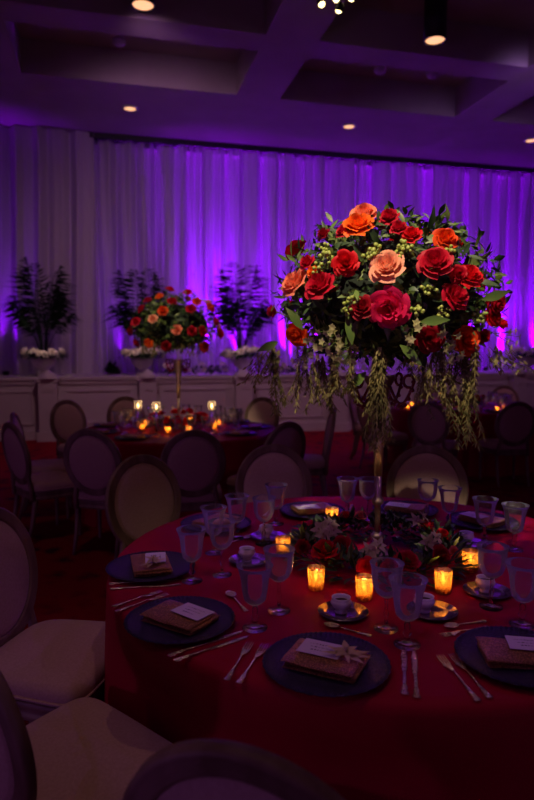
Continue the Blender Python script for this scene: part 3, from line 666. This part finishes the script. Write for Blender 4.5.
# cups on saucers
def mk_cup(label, loc):
    t_ = thing('china_cup', label, 'cup', loc, 0, 'small white cups on the foreground table')
    bm = bmesh.new(); lathe(bm, [(0.001, 0), (0.017, 0), (0.018, 0.004), (0.014, 0.009), (0.022, 0.016), (0.031, 0.03), (0.0285, 0.037), (0.026, 0.041), (0.028, 0.046), (0.0255, 0.046), (0.0235, 0.04), (0.0235, 0.03), (0.001, 0.028)], 28); obj('bowl', bm, M['ceramic'], t_)
    bm = bmesh.new(); lathe(bm, [(0.0005, 0.029), (0.023, 0.031), (0.022, 0.034), (0.0005, 0.0345)], 20); obj('sugar_filling', bm, M['coffee'], t_)
    return t_
def mk_saucer(label, loc):
    bm = bmesh.new(); lathe(bm, [(0.001, 0), (0.035, 0), (0.04, 0.002), (0.072, 0.009), (0.073, 0.011), (0.04, 0.005), (0.001, 0.004)], 40)
    return tag(obj('saucer', bm, M['saucer'], None, True, loc), label, 'saucer', 'dark saucers on the foreground table')
cu0 = sa0 = None
for px, py, w, off in ((343, 614, 'behind the front centre charger', 0), (428, 613, 'right of the large front goblet', -8), (268, 538, 'at left rear beside the left votive', 0), (249, 562, 'left of the left votive, between wine glasses', 0), (487, 593, 'behind the right wine glass', 0), (468, 545, 'behind the far right votive', 0)):
    p = T(px-off/2, py); l1 = 'dark glass saucer '+w; l2 = 'small white footed china cup '+w
    sa0 = sa0 or mk_saucer(l1, p)
    if sa0.location != p: dup(sa0, p, 0, l1)
    pc = T(px+(-2 if off == 0 else off/2), py)+Vector((0, 0, 0.0052))
    if cu0 is None: cu0 = mk_cup(l2, pc)
    else: dup(cu0, pc, 0, l2)
# ---------------------------------------------------------------- chair (faces +Y, origin under the seat centre)
def make_chair():
    t_ = thing('oval_back_chair', 'x', 'chair')
    def tz(i, n, x0, x1, d): return 0
    # seat cushion
    bm = bmesh.new(); N_ = 40
    def outline(k, sc_=1.0):
        a = 2*PI*k/N_; c_, s_ = math.cos(a), math.sin(a); e = 0.30 if s_ > 0 else 0.45
        x_ = math.copysign(abs(c_)**e, c_); y_ = math.copysign(abs(s_)**e, s_); w = 0.235+0.02*y_
        return x_*w*sc_, y_*0.215*sc_
    lv = [(0.97, .41), (1.0, .42), (1.0, .45), (0.97, .468), (0.9, .48), (0.6, .49), (0.25, .494)]
    rings = [[bm.verts.new((*outline(k, s_), z)) for k in range(N_)] for s_, z in lv]
    for a, b_ in zip(rings, rings[1:]):
        for k in range(N_): bm.faces.new((a[k], a[(k+1) % N_], b_[(k+1) % N_], b_[k]))
    bm.faces.new(rings[0][::-1]); bm.faces.new(rings[-1]); st_ = obj('seat', bm, M['linen'], t_)
    bm = bmesh.new(); tube(bm, [(*outline(k, 1.005), .424) for k in range(N_)], 0.005, 6, closed=True); obj('piping', bm, M['linen'], st_)
    bm = bmesh.new(); lv = [(0.95, .345), (0.99, .35), (0.99, .365), (0.975, .37), (0.975, .385), (0.995, .39), (0.995, .408), (0.98, .4105)]
    rings = [[bm.verts.new((*outline(k, s_), z)) for k in range(N_)] for s_, z in lv]
    for a, b_ in zip(rings, rings[1:]):
        for k in range(N_): bm.faces.new((a[k], a[(k+1) % N_], b_[(k+1) % N_], b_[k]))
    bm.faces.new(rings[0][::-1]); bm.faces.new(rings[-1]); obj('seat_rail', bm, M['wood'], t_)
    # legs
    for x_ in (-0.205, 0.205):
        bm = bmesh.new(); lathe(bm, [(0.011, 0), (0.013, 0.01), (0.012, 0.02), (0.019, 0.27), (0.024, 0.285), (0.017, 0.295), (0.025, 0.305), (0.025, 0.345)], 16, (x_, 0.17, 0), mod=lambda r, z, a: r*(1-(0.07*abs(math.cos(4*a)) if .02 < z < .27 else 0))); obj('leg', bm, M['wood'], t_)
        bm = bmesh.new(); xx = x_*0.85; tube(bm, [(xx, -0.25, 0.0), (xx, -0.21, 0.15), (xx, -0.185, 0.3), (xx, -0.18, 0.345)], [.013, .016, .02, .022], 12); obj('leg', bm, M['wood'], t_)
    # back
    tilt = math.radians(10); cz = 0.705; A, B = 0.225, 0.245; y0 = -0.255
    def bp(x_, z_, y_=0): return Vector((x_, y0-(z_)*math.sin(tilt)+y_*math.cos(tilt)-0.06*0+0.25*(x_*x_)*0.6, cz+z_*math.cos(tilt)+y_*math.sin(tilt)))
    bm = bmesh.new(); n = 64; sec = [(-.024, -.010), (-.024, .010), (-.014, .0165), (-.008, .012), (0, .0175), (.008, .012), (.014, .0165), (.024, .010), (.024, -.010), (.014, -.0165), (.008, -.012), (0, -.0175), (-.008, -.012), (-.014, -.0165)]
    rings = []
    for i in range(n):
        a = 2*PI*i/n; rings.append([bm.verts.new(bp((A-.012+q)*math.cos(a), (B-.012+q)*math.sin(a), y_)) for q, y_ in sec])
    for i in range(n):
        a, b_ = rings[i], rings[(i+1) % n]
        for k in range(len(sec)): bm.faces.new((a[k], a[(k+1) % len(sec)], b_[(k+1) % len(sec)], b_[k]))
    for sx in (-1, 1): tube(bm, [(sx*0.175, -0.2, 0.345), (sx*0.172, -0.212, 0.44), bp(sx*0.155, -0.175), bp(sx*0.17, -0.13)], [.021, .018, .017, .012], 10)
    obj('back_frame', bm, M['wood'], t_)
    bm = bmesh.new()
    for sgn in (1, -1):
        prev = None
        for j, (q, th) in enumerate(((1.0, .004), (.96, .012), (.85, .019), (.6, .024), (.3, .027), (0, .028))):
            if q == 0: c_ = bm.verts.new(bp(0, 0, sgn*th)); [bm.faces.new((prev[k], prev[(k+1) % n], c_)) for k in range(n)]; break
            ring = [bm.verts.new(bp((A-.034)*q*math.cos(2*PI*k/n), (B-.034)*q*math.sin(2*PI*k/n), sgn*th)) for k in range(n)]
            if prev: [bm.faces.new((prev[k], prev[(k+1) % n], ring[(k+1) % n], ring[k])) for k in range(n)]
            prev = ring
    obj('back_cushion', bm, M['linen'], t_)
    return t_
chair = make_chair(); placed = [0]
def put_chair(x_, y_, face, label, group):
    """x,y = seat centre, face = direction the sitter looks"""
    rz = face-PI/2
    if not placed[0]: chair.location = (x_, y_, 0); chair.rotation_euler = (0, 0, rz); tag(chair, label, group=group); placed[0] = 1; return chair
    return dup(chair, (x_, y_, 0), rz, label, group)
def around(c_, deg, r, label, group, turn=0):
    a = math.radians(deg); put_chair(c_[0]+r*math.cos(a), c_[1]+r*math.sin(a), a+PI+math.radians(turn), label, group)
GC = 'oval-backed chairs around the foreground table'
for x_, y_, f_, lb in ((TC.x-0.885, TC.y+0.86, -44, 'oval-backed linen chair at left rear of foreground table, behind the tied napkin'),
  (TC.x-0.30, TC.y+1.15, -75, 'oval-backed linen chair at centre rear of foreground table, left of the stand'),
  (TC.x+0.445, TC.y+1.13, -111, 'oval-backed linen chair at right rear of foreground table, right of the stand'),
  (-0.735, 2.11, -13, 'oval-backed linen chair at the left edge, its pale seat touching the cloth'),
  (-0.50, 1.52, 50, 'oval-backed linen chair in the bottom left corner, seat seen from above'),
  (0.07, 1.115, 69, 'oval-backed chair cropped at the bottom, its wooden crest seen from behind')):
    put_chair(x_, y_, math.radians(f_), lb, GC)
# ================================================================= FAR TABLES
def far_table(px, Y, nm, chairs, seed):
    p = aty(px, 420, Y); c_ = Vector((p.x, Y, 0))
    table(c_.x, c_.y, 'round dining table under red cloth, '+nm, 'red floor-length tablecloth on the table '+nm, seed=seed, n=110)
    for (cx_, cy_, lb) in chairs:
        q = Vector((cx_, cy_, 0)); dd = c_-q; f_ = dd.normalized(); s_ = q+f_*0.26
        if (c_-s_).length < 1.2: s_ = c_-f_*1.2
        put_chair(s_.x, s_.y, math.atan2(f_.y, f_.x), lb, 'oval-backed chairs around the table '+nm)
    return c_
def cx(px, Y): return aty(px, 430, Y).x
A_ = 'far left, beneath the second bouquet'
L1 = far_table(179, 5.95, A_, [(cx(91, 4.45), 4.45, 'oval-backed chair seen from behind at far left table, leftmost of the two front ones'), (cx(193, 4.4), 4.4, 'oval-backed chair seen from behind, in line under the second bouquet'),
  (cx(14, 4.85), 4.85, 'oval-backed chair in side view at far left edge, nearer of the side pair'), (cx(19, 5.6), 5.6, 'oval-backed chair in side view at far left edge, farther of the side pair'), (cx(68, 7.0), 7.0, 'oval-backed chair at far left, turned to face the far table, before the panelling'),
  (cx(126, 7.5), 7.5, 'oval-backed chair behind the far left table, left of its candles'), (cx(262, 7.4), 7.4, 'oval-backed chair behind the far left table, right of its glasses'), (cx(277, 4.95), 4.95, 'oval-backed chair just beyond the centre rear chair, angled to the far left table'), (cx(313, 5.95), 5.95, 'oval-backed chair in side view right of the far left table')], 5)
B_ = 'far right, behind the hanging amaranthus'
L2 = far_table(462, 8.3, B_, [(cx(428, 6.85), 6.85, 'violet-lit oval-backed chair seen from behind, between the amaranthus strands'), (cx(516, 6.8), 6.8, 'oval-backed chair seen from behind at the right edge'), (cx(367, 7.7), 7.7, 'violet-lit oval-backed chair in side view left of the far right table, nearer one'),
  (cx(352, 8.7), 8.7, 'oval-backed chair in side view left of the far right table, farther one'), (cx(431, 9.8), 9.8, 'oval-backed chair behind the far right table, left of its candles'), (cx(503, 9.8), 9.8, 'oval-backed chair behind the far right table, right of its candles')], 9)
# second bouquet
b2 = L1+Vector((0, 0, TOP)); stand('slender metal stand under the second bouquet on the far left table', b2)
C2 = Vector((aty(176, 325, 5.95).x, 5.95, 1.74)); A2 = (0.42, 0.42, 0.34); random.seed(31)
rl2 = [(170, 290, 'red'), (160, 297, 'orange'), (188, 293, 'red'), (197, 302, 'orangered'), (163, 311, 'orangered'), (153, 319, 'peach'), (142, 309, 'crimson'), (136, 322, 'crimson'), (131, 331, 'dark'), (149, 343, 'orange'), (177, 330, 'salmon'), (192, 331, 'crimson'), (202, 331, 'crimson'), (204, 347, 'orangered'), (215, 322, 'crimson'), (220, 334, 'red'), (166, 346, 'dark'), (210, 308, 'orangered'), (191, 309, 'crimson'), (137, 342, 'crimson'), (148, 301, 'crimson'), (172, 302, 'crimson')]
rs2 = [(on_dome(a, b, C2, A2), 0.048, c, random.choice((0, 1, 3))) for a, b, c in rl2]
for i in range(10):
    an = rnd(0.2, PI-0.2); el = rnd(0, 1.0); dv = Vector((math.cos(an)*math.cos(el)*A2[0], math.sin(an)*math.cos(el)*A2[1], math.sin(el)*A2[2])); rs2.append((C2+dv, .045, random.choice(('red', 'peach', 'crimson')), 0))
bq2, bc, _ = bouquet('rose_bouquet', 'smaller-looking distant domed bouquet of red and orange roses on the far left table', C2, b2+Vector((0, 0, 0.67)), A2, rs2, 15, nleaf=1600)
for k in range(8):
    an = -0.2-k*0.38; tassel(bq2, b2+Vector((0, 0, 0.67)), C2+Vector((0.3*math.cos(an), 0.3*math.sin(an), -0.17)), rnd(.06, .14), .02, 4)
def far_garland(c_, label, seed):
    random.seed(seed); it = []
    for i in range(16):
        a = 2*PI*i/16+rnd(-.1, .1); it.append((c_+Vector((0.26*math.cos(a), 0.26*math.sin(a), TOP+0.1+rnd(0, .04))), rnd(.035, .05), random.choice(('red', 'crimson', 'dark')), random.choice((0, 1, 3))))
    return wreath(label, c_+Vector((0, 0, TOP)), it, [], seed, r0=0.23, nleaf=500)
far_garland(L1, 'low garland of red roses around the stand on the far left table', 41)
far_garland(L2, 'low garland of red roses and dark leaves on the far right table', 43)
def off_centre(p, c_, rmin=0.36):
    l = p-c_; l.z = 0; q = c_+l*(max(l.length, rmin)/l.length); q.z = p.z; return q
nmL, nmR = 'on the far left table', 'on the far right table'
for px, py, w in ((147, 427, 0), (143, 431, 0), (167, 423, 0), (172, 432, 0), (184, 431, 0), (190, 422, 0), (210, 430, 0), (218, 427, 0), (407, 410, 1), (497, 412, 1), (504, 411, 1), (412, 407, 1), (164, 429, 0)):
    p = off_centre(atz(px, py, TOP), L2 if w else L1); dup(v0, p, 0, 'tiny lit gold votive candle '+(nmR if w else nmL), 'lit votives '+(nmR if w else nmL)); plight(p+Vector((0, 0, .058)), 0.2)
# tall stemmed candle glasses
def mk_tall(label, loc):
    t_ = thing('stemmed_candle_holder', label, 'candle holder', loc, 0, 'tall stemmed candle holders on the far left table'); H = 0.2
    bm = bmesh.new(); lathe(bm, [(0.001, 0), (0.04, 0), (0.04, 0.004), (0.008, 0.012), (0.006, H-0.01), (0.018, H)], 16); obj('stem', bm, M['glass'], t_)
    bm = bmesh.new(); lathe(bm, [(0.001, H+.001), (0.02, H+.001), (0.034, H+0.03), (0.036, H+.09), (0.034, H+0.09), (0.032, H+0.03), (0.018, H+0.004), (0.001, H+0.004)], 20); obj('cup', bm, M['thin'], t_)
    bm = bmesh.new(); lathe(bm, [(0.0005, H+.03), (0.0048, H+.04), (0.006, H+0.05), (0.0005, H+.075)], 10); obj('flame', bm, M['flame'], t_)
    bm = bmesh.new(); lathe(bm, [(0.0005, H+.005), (0.016, H+.006), (0.017, H+0.026), (0.0005, H+.027)], 14); obj('wax', bm, M['wax'], t_)
    return t_
th0 = None
for px, py, lb in ((158, 434, 'tall stemmed candle holder, brightest, left of the second bouquet pole'), (140, 432, 'tall stemmed candle holder, leftmost on the far left table'), (212, 433, 'tall stemmed candle holder right of the second bouquet pole')):
    p = off_centre(atz(px, py, TOP), L1, .42)
    if th0 is None: th0 = mk_tall(lb, p)
    else: dup(th0, p, 0, lb)
    plight(p+Vector((0, 0, .29)), 0.3)
def dress(c_, n, nm, off):
    for i in range(n):
        a = off+2*PI*i/n; u = Vector((math.cos(a), math.sin(a), 0)); w = Vector((-u.y, u.x, 0)); p = c_+u*0.74+Vector((0, 0, TOP))
        dup(ch0, p, 0, 'small distant dark charger plate '+nm, 'distant chargers '+nm); dup(np0, p+Vector((0, 0, .0095)), a+PI/2, 'distant folded gold napkin '+nm, 'distant napkins '+nm)
        for kd, rr, ww in ((0, .57, .16), (1, .53, .04), (0, .57, -.08)):
            dup(g0[kd], c_+u*rr+w*ww+Vector((0, 0, TOP)), 0, ('distant violet-glinting crystal goblet ' if kd == 0 else 'distant violet-glinting crystal wine glass ')+nm, ('distant goblets ' if kd == 0 else 'distant wine glasses ')+nm)
dress(L1, 9, nmL, 0.1); dress(L2, 8, nmR, 0.3)
# ================================================================= PLATFORM PLANTS
random.seed(51)
def frond_bm(L, droop, n=22):
    bm = bmesh.new(); pts = []
    for i in range(14):
        q = i/13; pts.append(Vector((L*0.62*q**1.25*droop, 0, L*(q-0.42*droop*q**2.6))))
    tube(bm, pts, [0.009*(1-0.8*i/13) for i in range(14)], 6)
    for i in range(n):
        q = 0.42+0.58*i/(n-1); f_ = q*13; k = min(12, int(f_)); p = pts[k].lerp(pts[k+1], f_-k); tg = (pts[k+1]-pts[k]).normalized()
        LL = L*0.24*math.sin(PI*min(.97, (q-.38)/.7+.08))**.7
        for s_ in (-1, 1):
            dd = tg*0.6+Vector((0, s_*0.85, 0))+Vector((0, 0, -0.15-.5*rnd(0, 1))); leaf(bm, p, dd, Vector((-tg.z, 0, tg.x)), LL*rnd(.75, 1.15), 0.022, 0, 0.6)
    return bm
def urn_palm(px, label, palm=True, sd=1):
    random.seed(sd); d_ = ray(px, 400); k = (11.4+0.42)/(d_.y-0.25*d_.x); s_, t__ = to_st(Vector((d_.x*k, d_.y*k, 0)))
    loc = R(s_, 0.34, SH+0.001); root = thing('palm_urn' if palm else 'flower_urn', label, 'potted plant', loc, 0, None)
    bm = bmesh.new(); lathe(bm, [(0.001, 0), (0.13, 0), (0.13, 0.04), (0.06, 0.06), (0.05, 0.10), (0.08, 0.13), (0.17, 0.2), (0.2, 0.27), (0.22, 0.31), (0.2, 0.31), (0.17, 0.28), (0.001, 0.27)], 28); obj('urn', bm, M['urn'], root)
    bm = bmesh.new()
    for i in range(420):
        a = rnd(0, 2*PI); b_ = rnd(0, PI); rr = 0.09*rnd(.5, 1.2); rad = 0.24+rr*math.cos(b_)*1.5; p = Vector((rad*math.cos(a), rad*math.sin(a), 0.33+rr*math.sin(b_)))
        leaf(bm, p, Vector((math.cos(a), math.sin(a), rnd(-.8, .8)))+rdir()*.4, Vector((0, 0, 1)), rnd(.05, .1), rnd(.025, .04), random.choice((0, 1)), .3)
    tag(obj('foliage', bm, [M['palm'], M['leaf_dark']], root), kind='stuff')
    for i in range(17):
        a = 2*PI*i/17+rnd(-.12, .12); rr = rnd(.26, .34); rose(root, (rr*math.cos(a), rr*math.sin(a), 0.40+rnd(-.05, .08)), (math.cos(a), math.sin(a), .6), rnd(.06, .078), 'cream', 0)
    spot('urn_fill_spot', loc-NN*3.4+Vector((0.3, 0, 4.3)), loc+Vector((0, 0, .4)), 380 if palm else 70, (1.0, .68, .62), 11, .7, .05)  # added fill without a fixture, brightens the cream roses
    if palm:
        for i in range(17):
            a = 2*PI*i/17*3.0+rnd(-.25, .25); L = rnd(1.0, 1.65); dr = rnd(.3, .78)
            if i < 5: dr = rnd(.12, .3); L = rnd(1.6, 1.95)
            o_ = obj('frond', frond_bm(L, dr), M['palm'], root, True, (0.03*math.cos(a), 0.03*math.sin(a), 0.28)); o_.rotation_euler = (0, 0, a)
    return root
urn_palm(45, 'leftmost dark palm in a pale urn ringed with cream roses', True, 61)
urn_palm(143, 'dark palm in a pale urn directly behind the second bouquet', True, 62)
urn_palm(241, 'dark palm in a pale urn ringed with cream roses, right of the second bouquet', True, 65)
urn_palm(524, 'pale urn of cream roses and leaves at the right edge, behind the bouquet', False, 64)
def ledge_bed(px0, px1, label, sd):
    random.seed(sd); a, b_ = ray(px0, 400), ray(px1, 400); P0 = a*((11.4+.25)/(a.y-.25*a.x)); P1 = b_*((11.4+.25)/(b_.y-.25*b_.x)); s0, s1 = to_st(P0)[0], to_st(P1)[0]
    root = thing('ledge_garland', label, 'flower arrangement', R((s0+s1)/2, 0.2, SH+0.001), YW); w = (s1-s0)/2; bm = bmesh.new()
    for i in range(int(500*w)):
        p = Vector((rnd(-w, w), rnd(-.1, .1), rnd(.01, .14))); leaf(bm, p, Vector((rnd(-1, 1), rnd(-1, .5), rnd(0.02, 1))), Vector((0, 0, 1)), rnd(.05, .09), rnd(.025, .04), random.choice((0, 1)), 0.02)
    tag(obj('foliage', bm, [M['leaf_dark'], M['palm']], root), kind='stuff')
    for i in range(int(18*w)): rose(root, (rnd(-w, w), rnd(-.12, -.02), rnd(.09, .2)), (rnd(-.3, .3), -.6, .7), rnd(.05, .07), 'cream', 0)
ledge_bed(163, 197, 'low garland of cream roses on the platform ledge, left half behind the second stand', 71)
ledge_bed(200, 228, 'low garland of cream roses on the platform ledge, just left of the third palm urn', 72)
ledge_bed(270, 300, 'low dark leafy garland on the platform ledge right of the third palm urn', 73)
bm = bmesh.new(); random.seed(75)
for i in range(260):
    p = Vector((0, 0, .02))+rdir()*rnd(.02, .13); p.z = abs(p.z)*1.5+.02; leaf(bm, p, p+rdir()*.1+Vector((0, 0, .03)), Vector((0, 0, 1)), rnd(.05, .1), .03, 0, 0.0)
d_ = ray(112, 400); k = 12.2/(d_.y-.25*d_.x); s_ = to_st(d_*k)[0]
tag(obj('small_shrub', bm, M['palm'], None, True, R(s_, .6, SH+.002)), 'small dark bushy plant on the platform between the first two urns', 'plant')
# ================================================================= CEILING FITTINGS
LG = 'round recessed ceiling lights near the drapes'
rl0 = None
for px, py, lb in ((130, 108, 'small warm recessed ceiling light above the left palms'), (349, 126, 'small warm recessed ceiling light above the foreground bouquet'), (531, 140, 'small warm recessed ceiling light at the right edge')):
    p = atz(px, py, CZ-0.001)
    if rl0 is None:
        rl0 = thing('recessed_light', lb, 'ceiling light', p, 0, LG)
        bm = bmesh.new(); lathe(bm, [(0.10, 0), (0.14, 0), (0.14, -0.012), (0.10, -0.02), (0.10, -0.001)], 32, close=False); obj('trim_ring', bm, M['whiteplastic'], rl0)
        bm = bmesh.new(); lathe(bm, [(0.001, -0.002), (0.099, -0.002), (0.099, -0.008), (0.001, -0.010)], 32); obj('lamp_disc', bm, M['lamp'], rl0)
    else: dup(rl0, p, 0, lb)
def can(px, py, zb, label, r=0.145):
    p = atz(px, py, zb); H = 6.1-zb; t_ = thing('cylinder_downlight', label, 'ceiling light', (p.x, p.y, zb), 0, None)
    bm = bmesh.new(); lathe(bm, [(r*.85, 0.03), (r*.86, 0.0), (r, 0.0), (r, H-0.06), (r*.8, H-0.05), (r*.8, H-0.001), (0.001, H-0.001)], 32, close=False); obj('housing', bm, M['black'], t_)
    bm = bmesh.new(); lathe(bm, [(0.001, 0.012), (r*.84, 0.014), (r*.84, 0.028), (0.001, 0.029)], 28); obj('lamp_disc', bm, M['lamp'], t_)
can(435, 41, 5.52, 'black cylinder downlight with orange glow at upper right'); can(143, 6, 5.55, 'black cylinder downlight with orange glow at the top edge, left')
for px, py, lb in ((119, 42, 'small pale detector hanging in the left ceiling recess'), (380, 70, 'small pale detector in the right ceiling recess, left of two'), (432, 75, 'small pale detector in the right ceiling recess, right of two')):
    p = atz(px, py, 5.86); t_ = thing('ceiling_detector', lb, 'detector', (p.x, p.y, 5.86), 0, 'detectors in the ceiling recesses')
    bm = bmesh.new(); tube(bm, [(0, 0, .24), (0, 0, .05)], 0.02, 10); obj('stem', bm, M['whiteplastic'], t_)
    bm = bmesh.new(); lathe(bm, [(0.02, -.06), (0.07, -.04), (0.09, 0), (0.09, .03), (0.05, .055), (0.02, .06)], 20); obj('head', bm, M['whiteplastic'], t_)
p = atz(336, 3, 5.45); t_ = thing('cluster_spotlight', 'cluster of small bright lamps hanging at the top centre edge', 'ceiling light', (p.x, p.y, 5.45))
bm = bmesh.new(); tube(bm, [(0, 0, .65), (0, 0, .12)], .015, 8); tube(bm, [(-.2, 0, .12), (.2, 0, .12)], .02, 8); obj('bar', bm, M['black'], t_)
for x_, z_, tl in ((-.16, -.02, -.3), (0.0, .03, 0.1), (.03, -.09, .3), (.17, .04, .4)):
    bm = bmesh.new(); lathe(bm, [(.03, .09), (.045, .07), (.05, .0), (.044, .0), (.04, .06)], 16, close=False); h_ = obj('lamp_head', bm, M['black'], t_, True, (x_, 0, z_)); h_.rotation_euler = (tl, tl, 0)
    bm = bmesh.new(); blob(bm, (0, 0, .015), .036, 12, 8); obj('bulb', bm, M['bulb'], h_)
# ================================================================= LIGHTS
VIO = (0.26, 0.0, 1.0)
# LED uplights standing on the platform in front of the drapes
up0 = None
UP = [(-35, 1.08, 300), (6, 1.08, 300), (118, 1.25, 60), (212, 1.25, 330), (272, 1.25, 170), (335, 1.25, 140), (410, 1.25, 140), (485, 1.25, 160), (545, 1.25, 140), (124, 1.84, 120), (204, 1.84, 1100), (240, 1.84, 900), (290, 1.84, 900), (325, 1.84, 800), (365, 1.84, 800), (400, 1.84, 800), (438, 1.84, 900), (472, 1.84, 900), (505, 1.84, 900), (540, 1.84, 800)]
for i, (px, tt, en) in enumerate(UP):
    d_ = ray(px, 380); k = (11.4+tt*1.03)/(d_.y-.25*d_.x); s_ = to_st(d_*k)[0]; loc = R(s_, tt, SH+0.001)
    lb = 'small black LED uplight on the platform at the foot of the drapes'
    if up0 is None:
        up0 = thing('uplight', lb, 'light', loc, YW, 'LED uplights on the platform')
        bm = bmesh.new(); lathe(bm, [(0.001, 0), (0.05, 0), (0.055, 0.01), (0.055, 0.07), (0.05, 0.075), (0.045, 0.06), (0.001, 0.058)], 20); obj('housing', bm, M['black'], up0)
        bm = bmesh.new(); lathe(bm, [(0.001, 0.059), (0.044, 0.061), (0.044, 0.066), (0.001, 0.068)], 20); obj('lens', bm, M['lens'], up0)
    else: dup(up0, loc, YW, lb)
    spot('uplight_beam', loc+Vector((0, 0, .1)), R(s_, tt+(.42 if tt < 1.5 else .14), 3.9), en*(.8 if tt < 1.5 else 3.2), VIO, 44 if tt < 1.5 else 50, 1.0, 0.02)
# pin spots on the bouquets, then added fill spots for table, aisle and platform
WARM = (1.0, 0.78, 0.55)
spot('pin_spot', (-0.55, -0.4, 5.4), BC+Vector((0, -0.06, 0.02)), 1250, WARM, 12, 0.5, 0.04)
spot('pin_spot', (2.0, 0.6, 5.4), BC+Vector((0, 0, 0.0)), 50, WARM, 17, 0.6, 0.04)
spot('pin_spot', (-1.2, 2.0, 5.4), C2, 650, WARM, 12, 0.5, 0.04)
spot('table_fill_spot', (0.5, 1.4, 5.5), (TC.x, TC.y, .76), 36, (1.0, 0.5, 0.4), 44, 1.0, 0.03)  # unseen fill light added over the table, no fixture
spot('aisle_fill_spot', (-1.6, 3.2, 5.5), (-1.6, 4.4, 0), 28, (1.0, 0.45, 0.5), 90, 1.0, 0.25)  # unseen fill added to lift the carpet and aisle
for q_ in ((-2.6, 3.6, 4.6), (2.6, 4.2, 4.6), (-1.5, -1.5, 4.4), (3.2, 0.5, 4.4), (0.4, 6.0, 5.3)): spot('violet_glint_fill', q_, (TC.x, TC.y, .8), 38, (.45, .12, 1.0), 28, .8, .02)  # added violet lights, only to put glints on glass and silver
spot('near_fill_spot', (-1.0, 0.5, 5.5), (-.5, 1.8, .5), 34, (1.0, 0.5, 0.42), 42, 1.0, 0.15)  # added fill to brighten the near left seats
spot('stage_fill_spot', (-1.2, 6.5, 5.5), R(-2, 0, .8), 150, (1.0, 0.5, 0.62), 95, 1.0, 0.2)  # added fill on the left of the platform front, no fixture
spot('stage_fill_spot', (3.4, 7.4, 5.5), R(3, 0, .8), 110, (1.0, 0.42, 0.7), 95, 1.0, 0.2)  # same added fill for the right of the platform
spot('wall_wash', (-1.5, 7.8, 5.4), R(-1.2, 1.4, 3.0), 90, (0.85, 0.4, 0.85), 110, 1.0, 0.3)
spot('wall_wash', (4.0, 8.6, 5.4), R(3.6, 1.4, 3.0), 60, (0.6, 0.3, 1.0), 110, 1.0, 0.3)
spot('room_uplight', (-4.5, -1.5, 0.4), (1.0, 5.0, 1.2), 60, (.6, .22, 1.0), 80, 1.0, 0.15)
spot('room_uplight', (3.5, -2.5, 0.8), (0.5, 3.0, 1.2), 30, (.6, .22, 1.0), 80, 1.0, 0.15)
w = bpy.data.worlds.new('world'); sc.world = w; w.use_nodes = True
w.node_tree.nodes['Background'].inputs[0].default_value = (0.5, 0.13, 0.55, 1); w.node_tree.nodes['Background'].inputs[1].default_value = 0.054
sc.view_settings.view_transform = 'Standard'; sc.view_settings.look = 'None'; sc.view_settings.exposure = 0.0; sc.view_settings.gamma = 1.0
sc.view_settings.use_curve_mapping = False
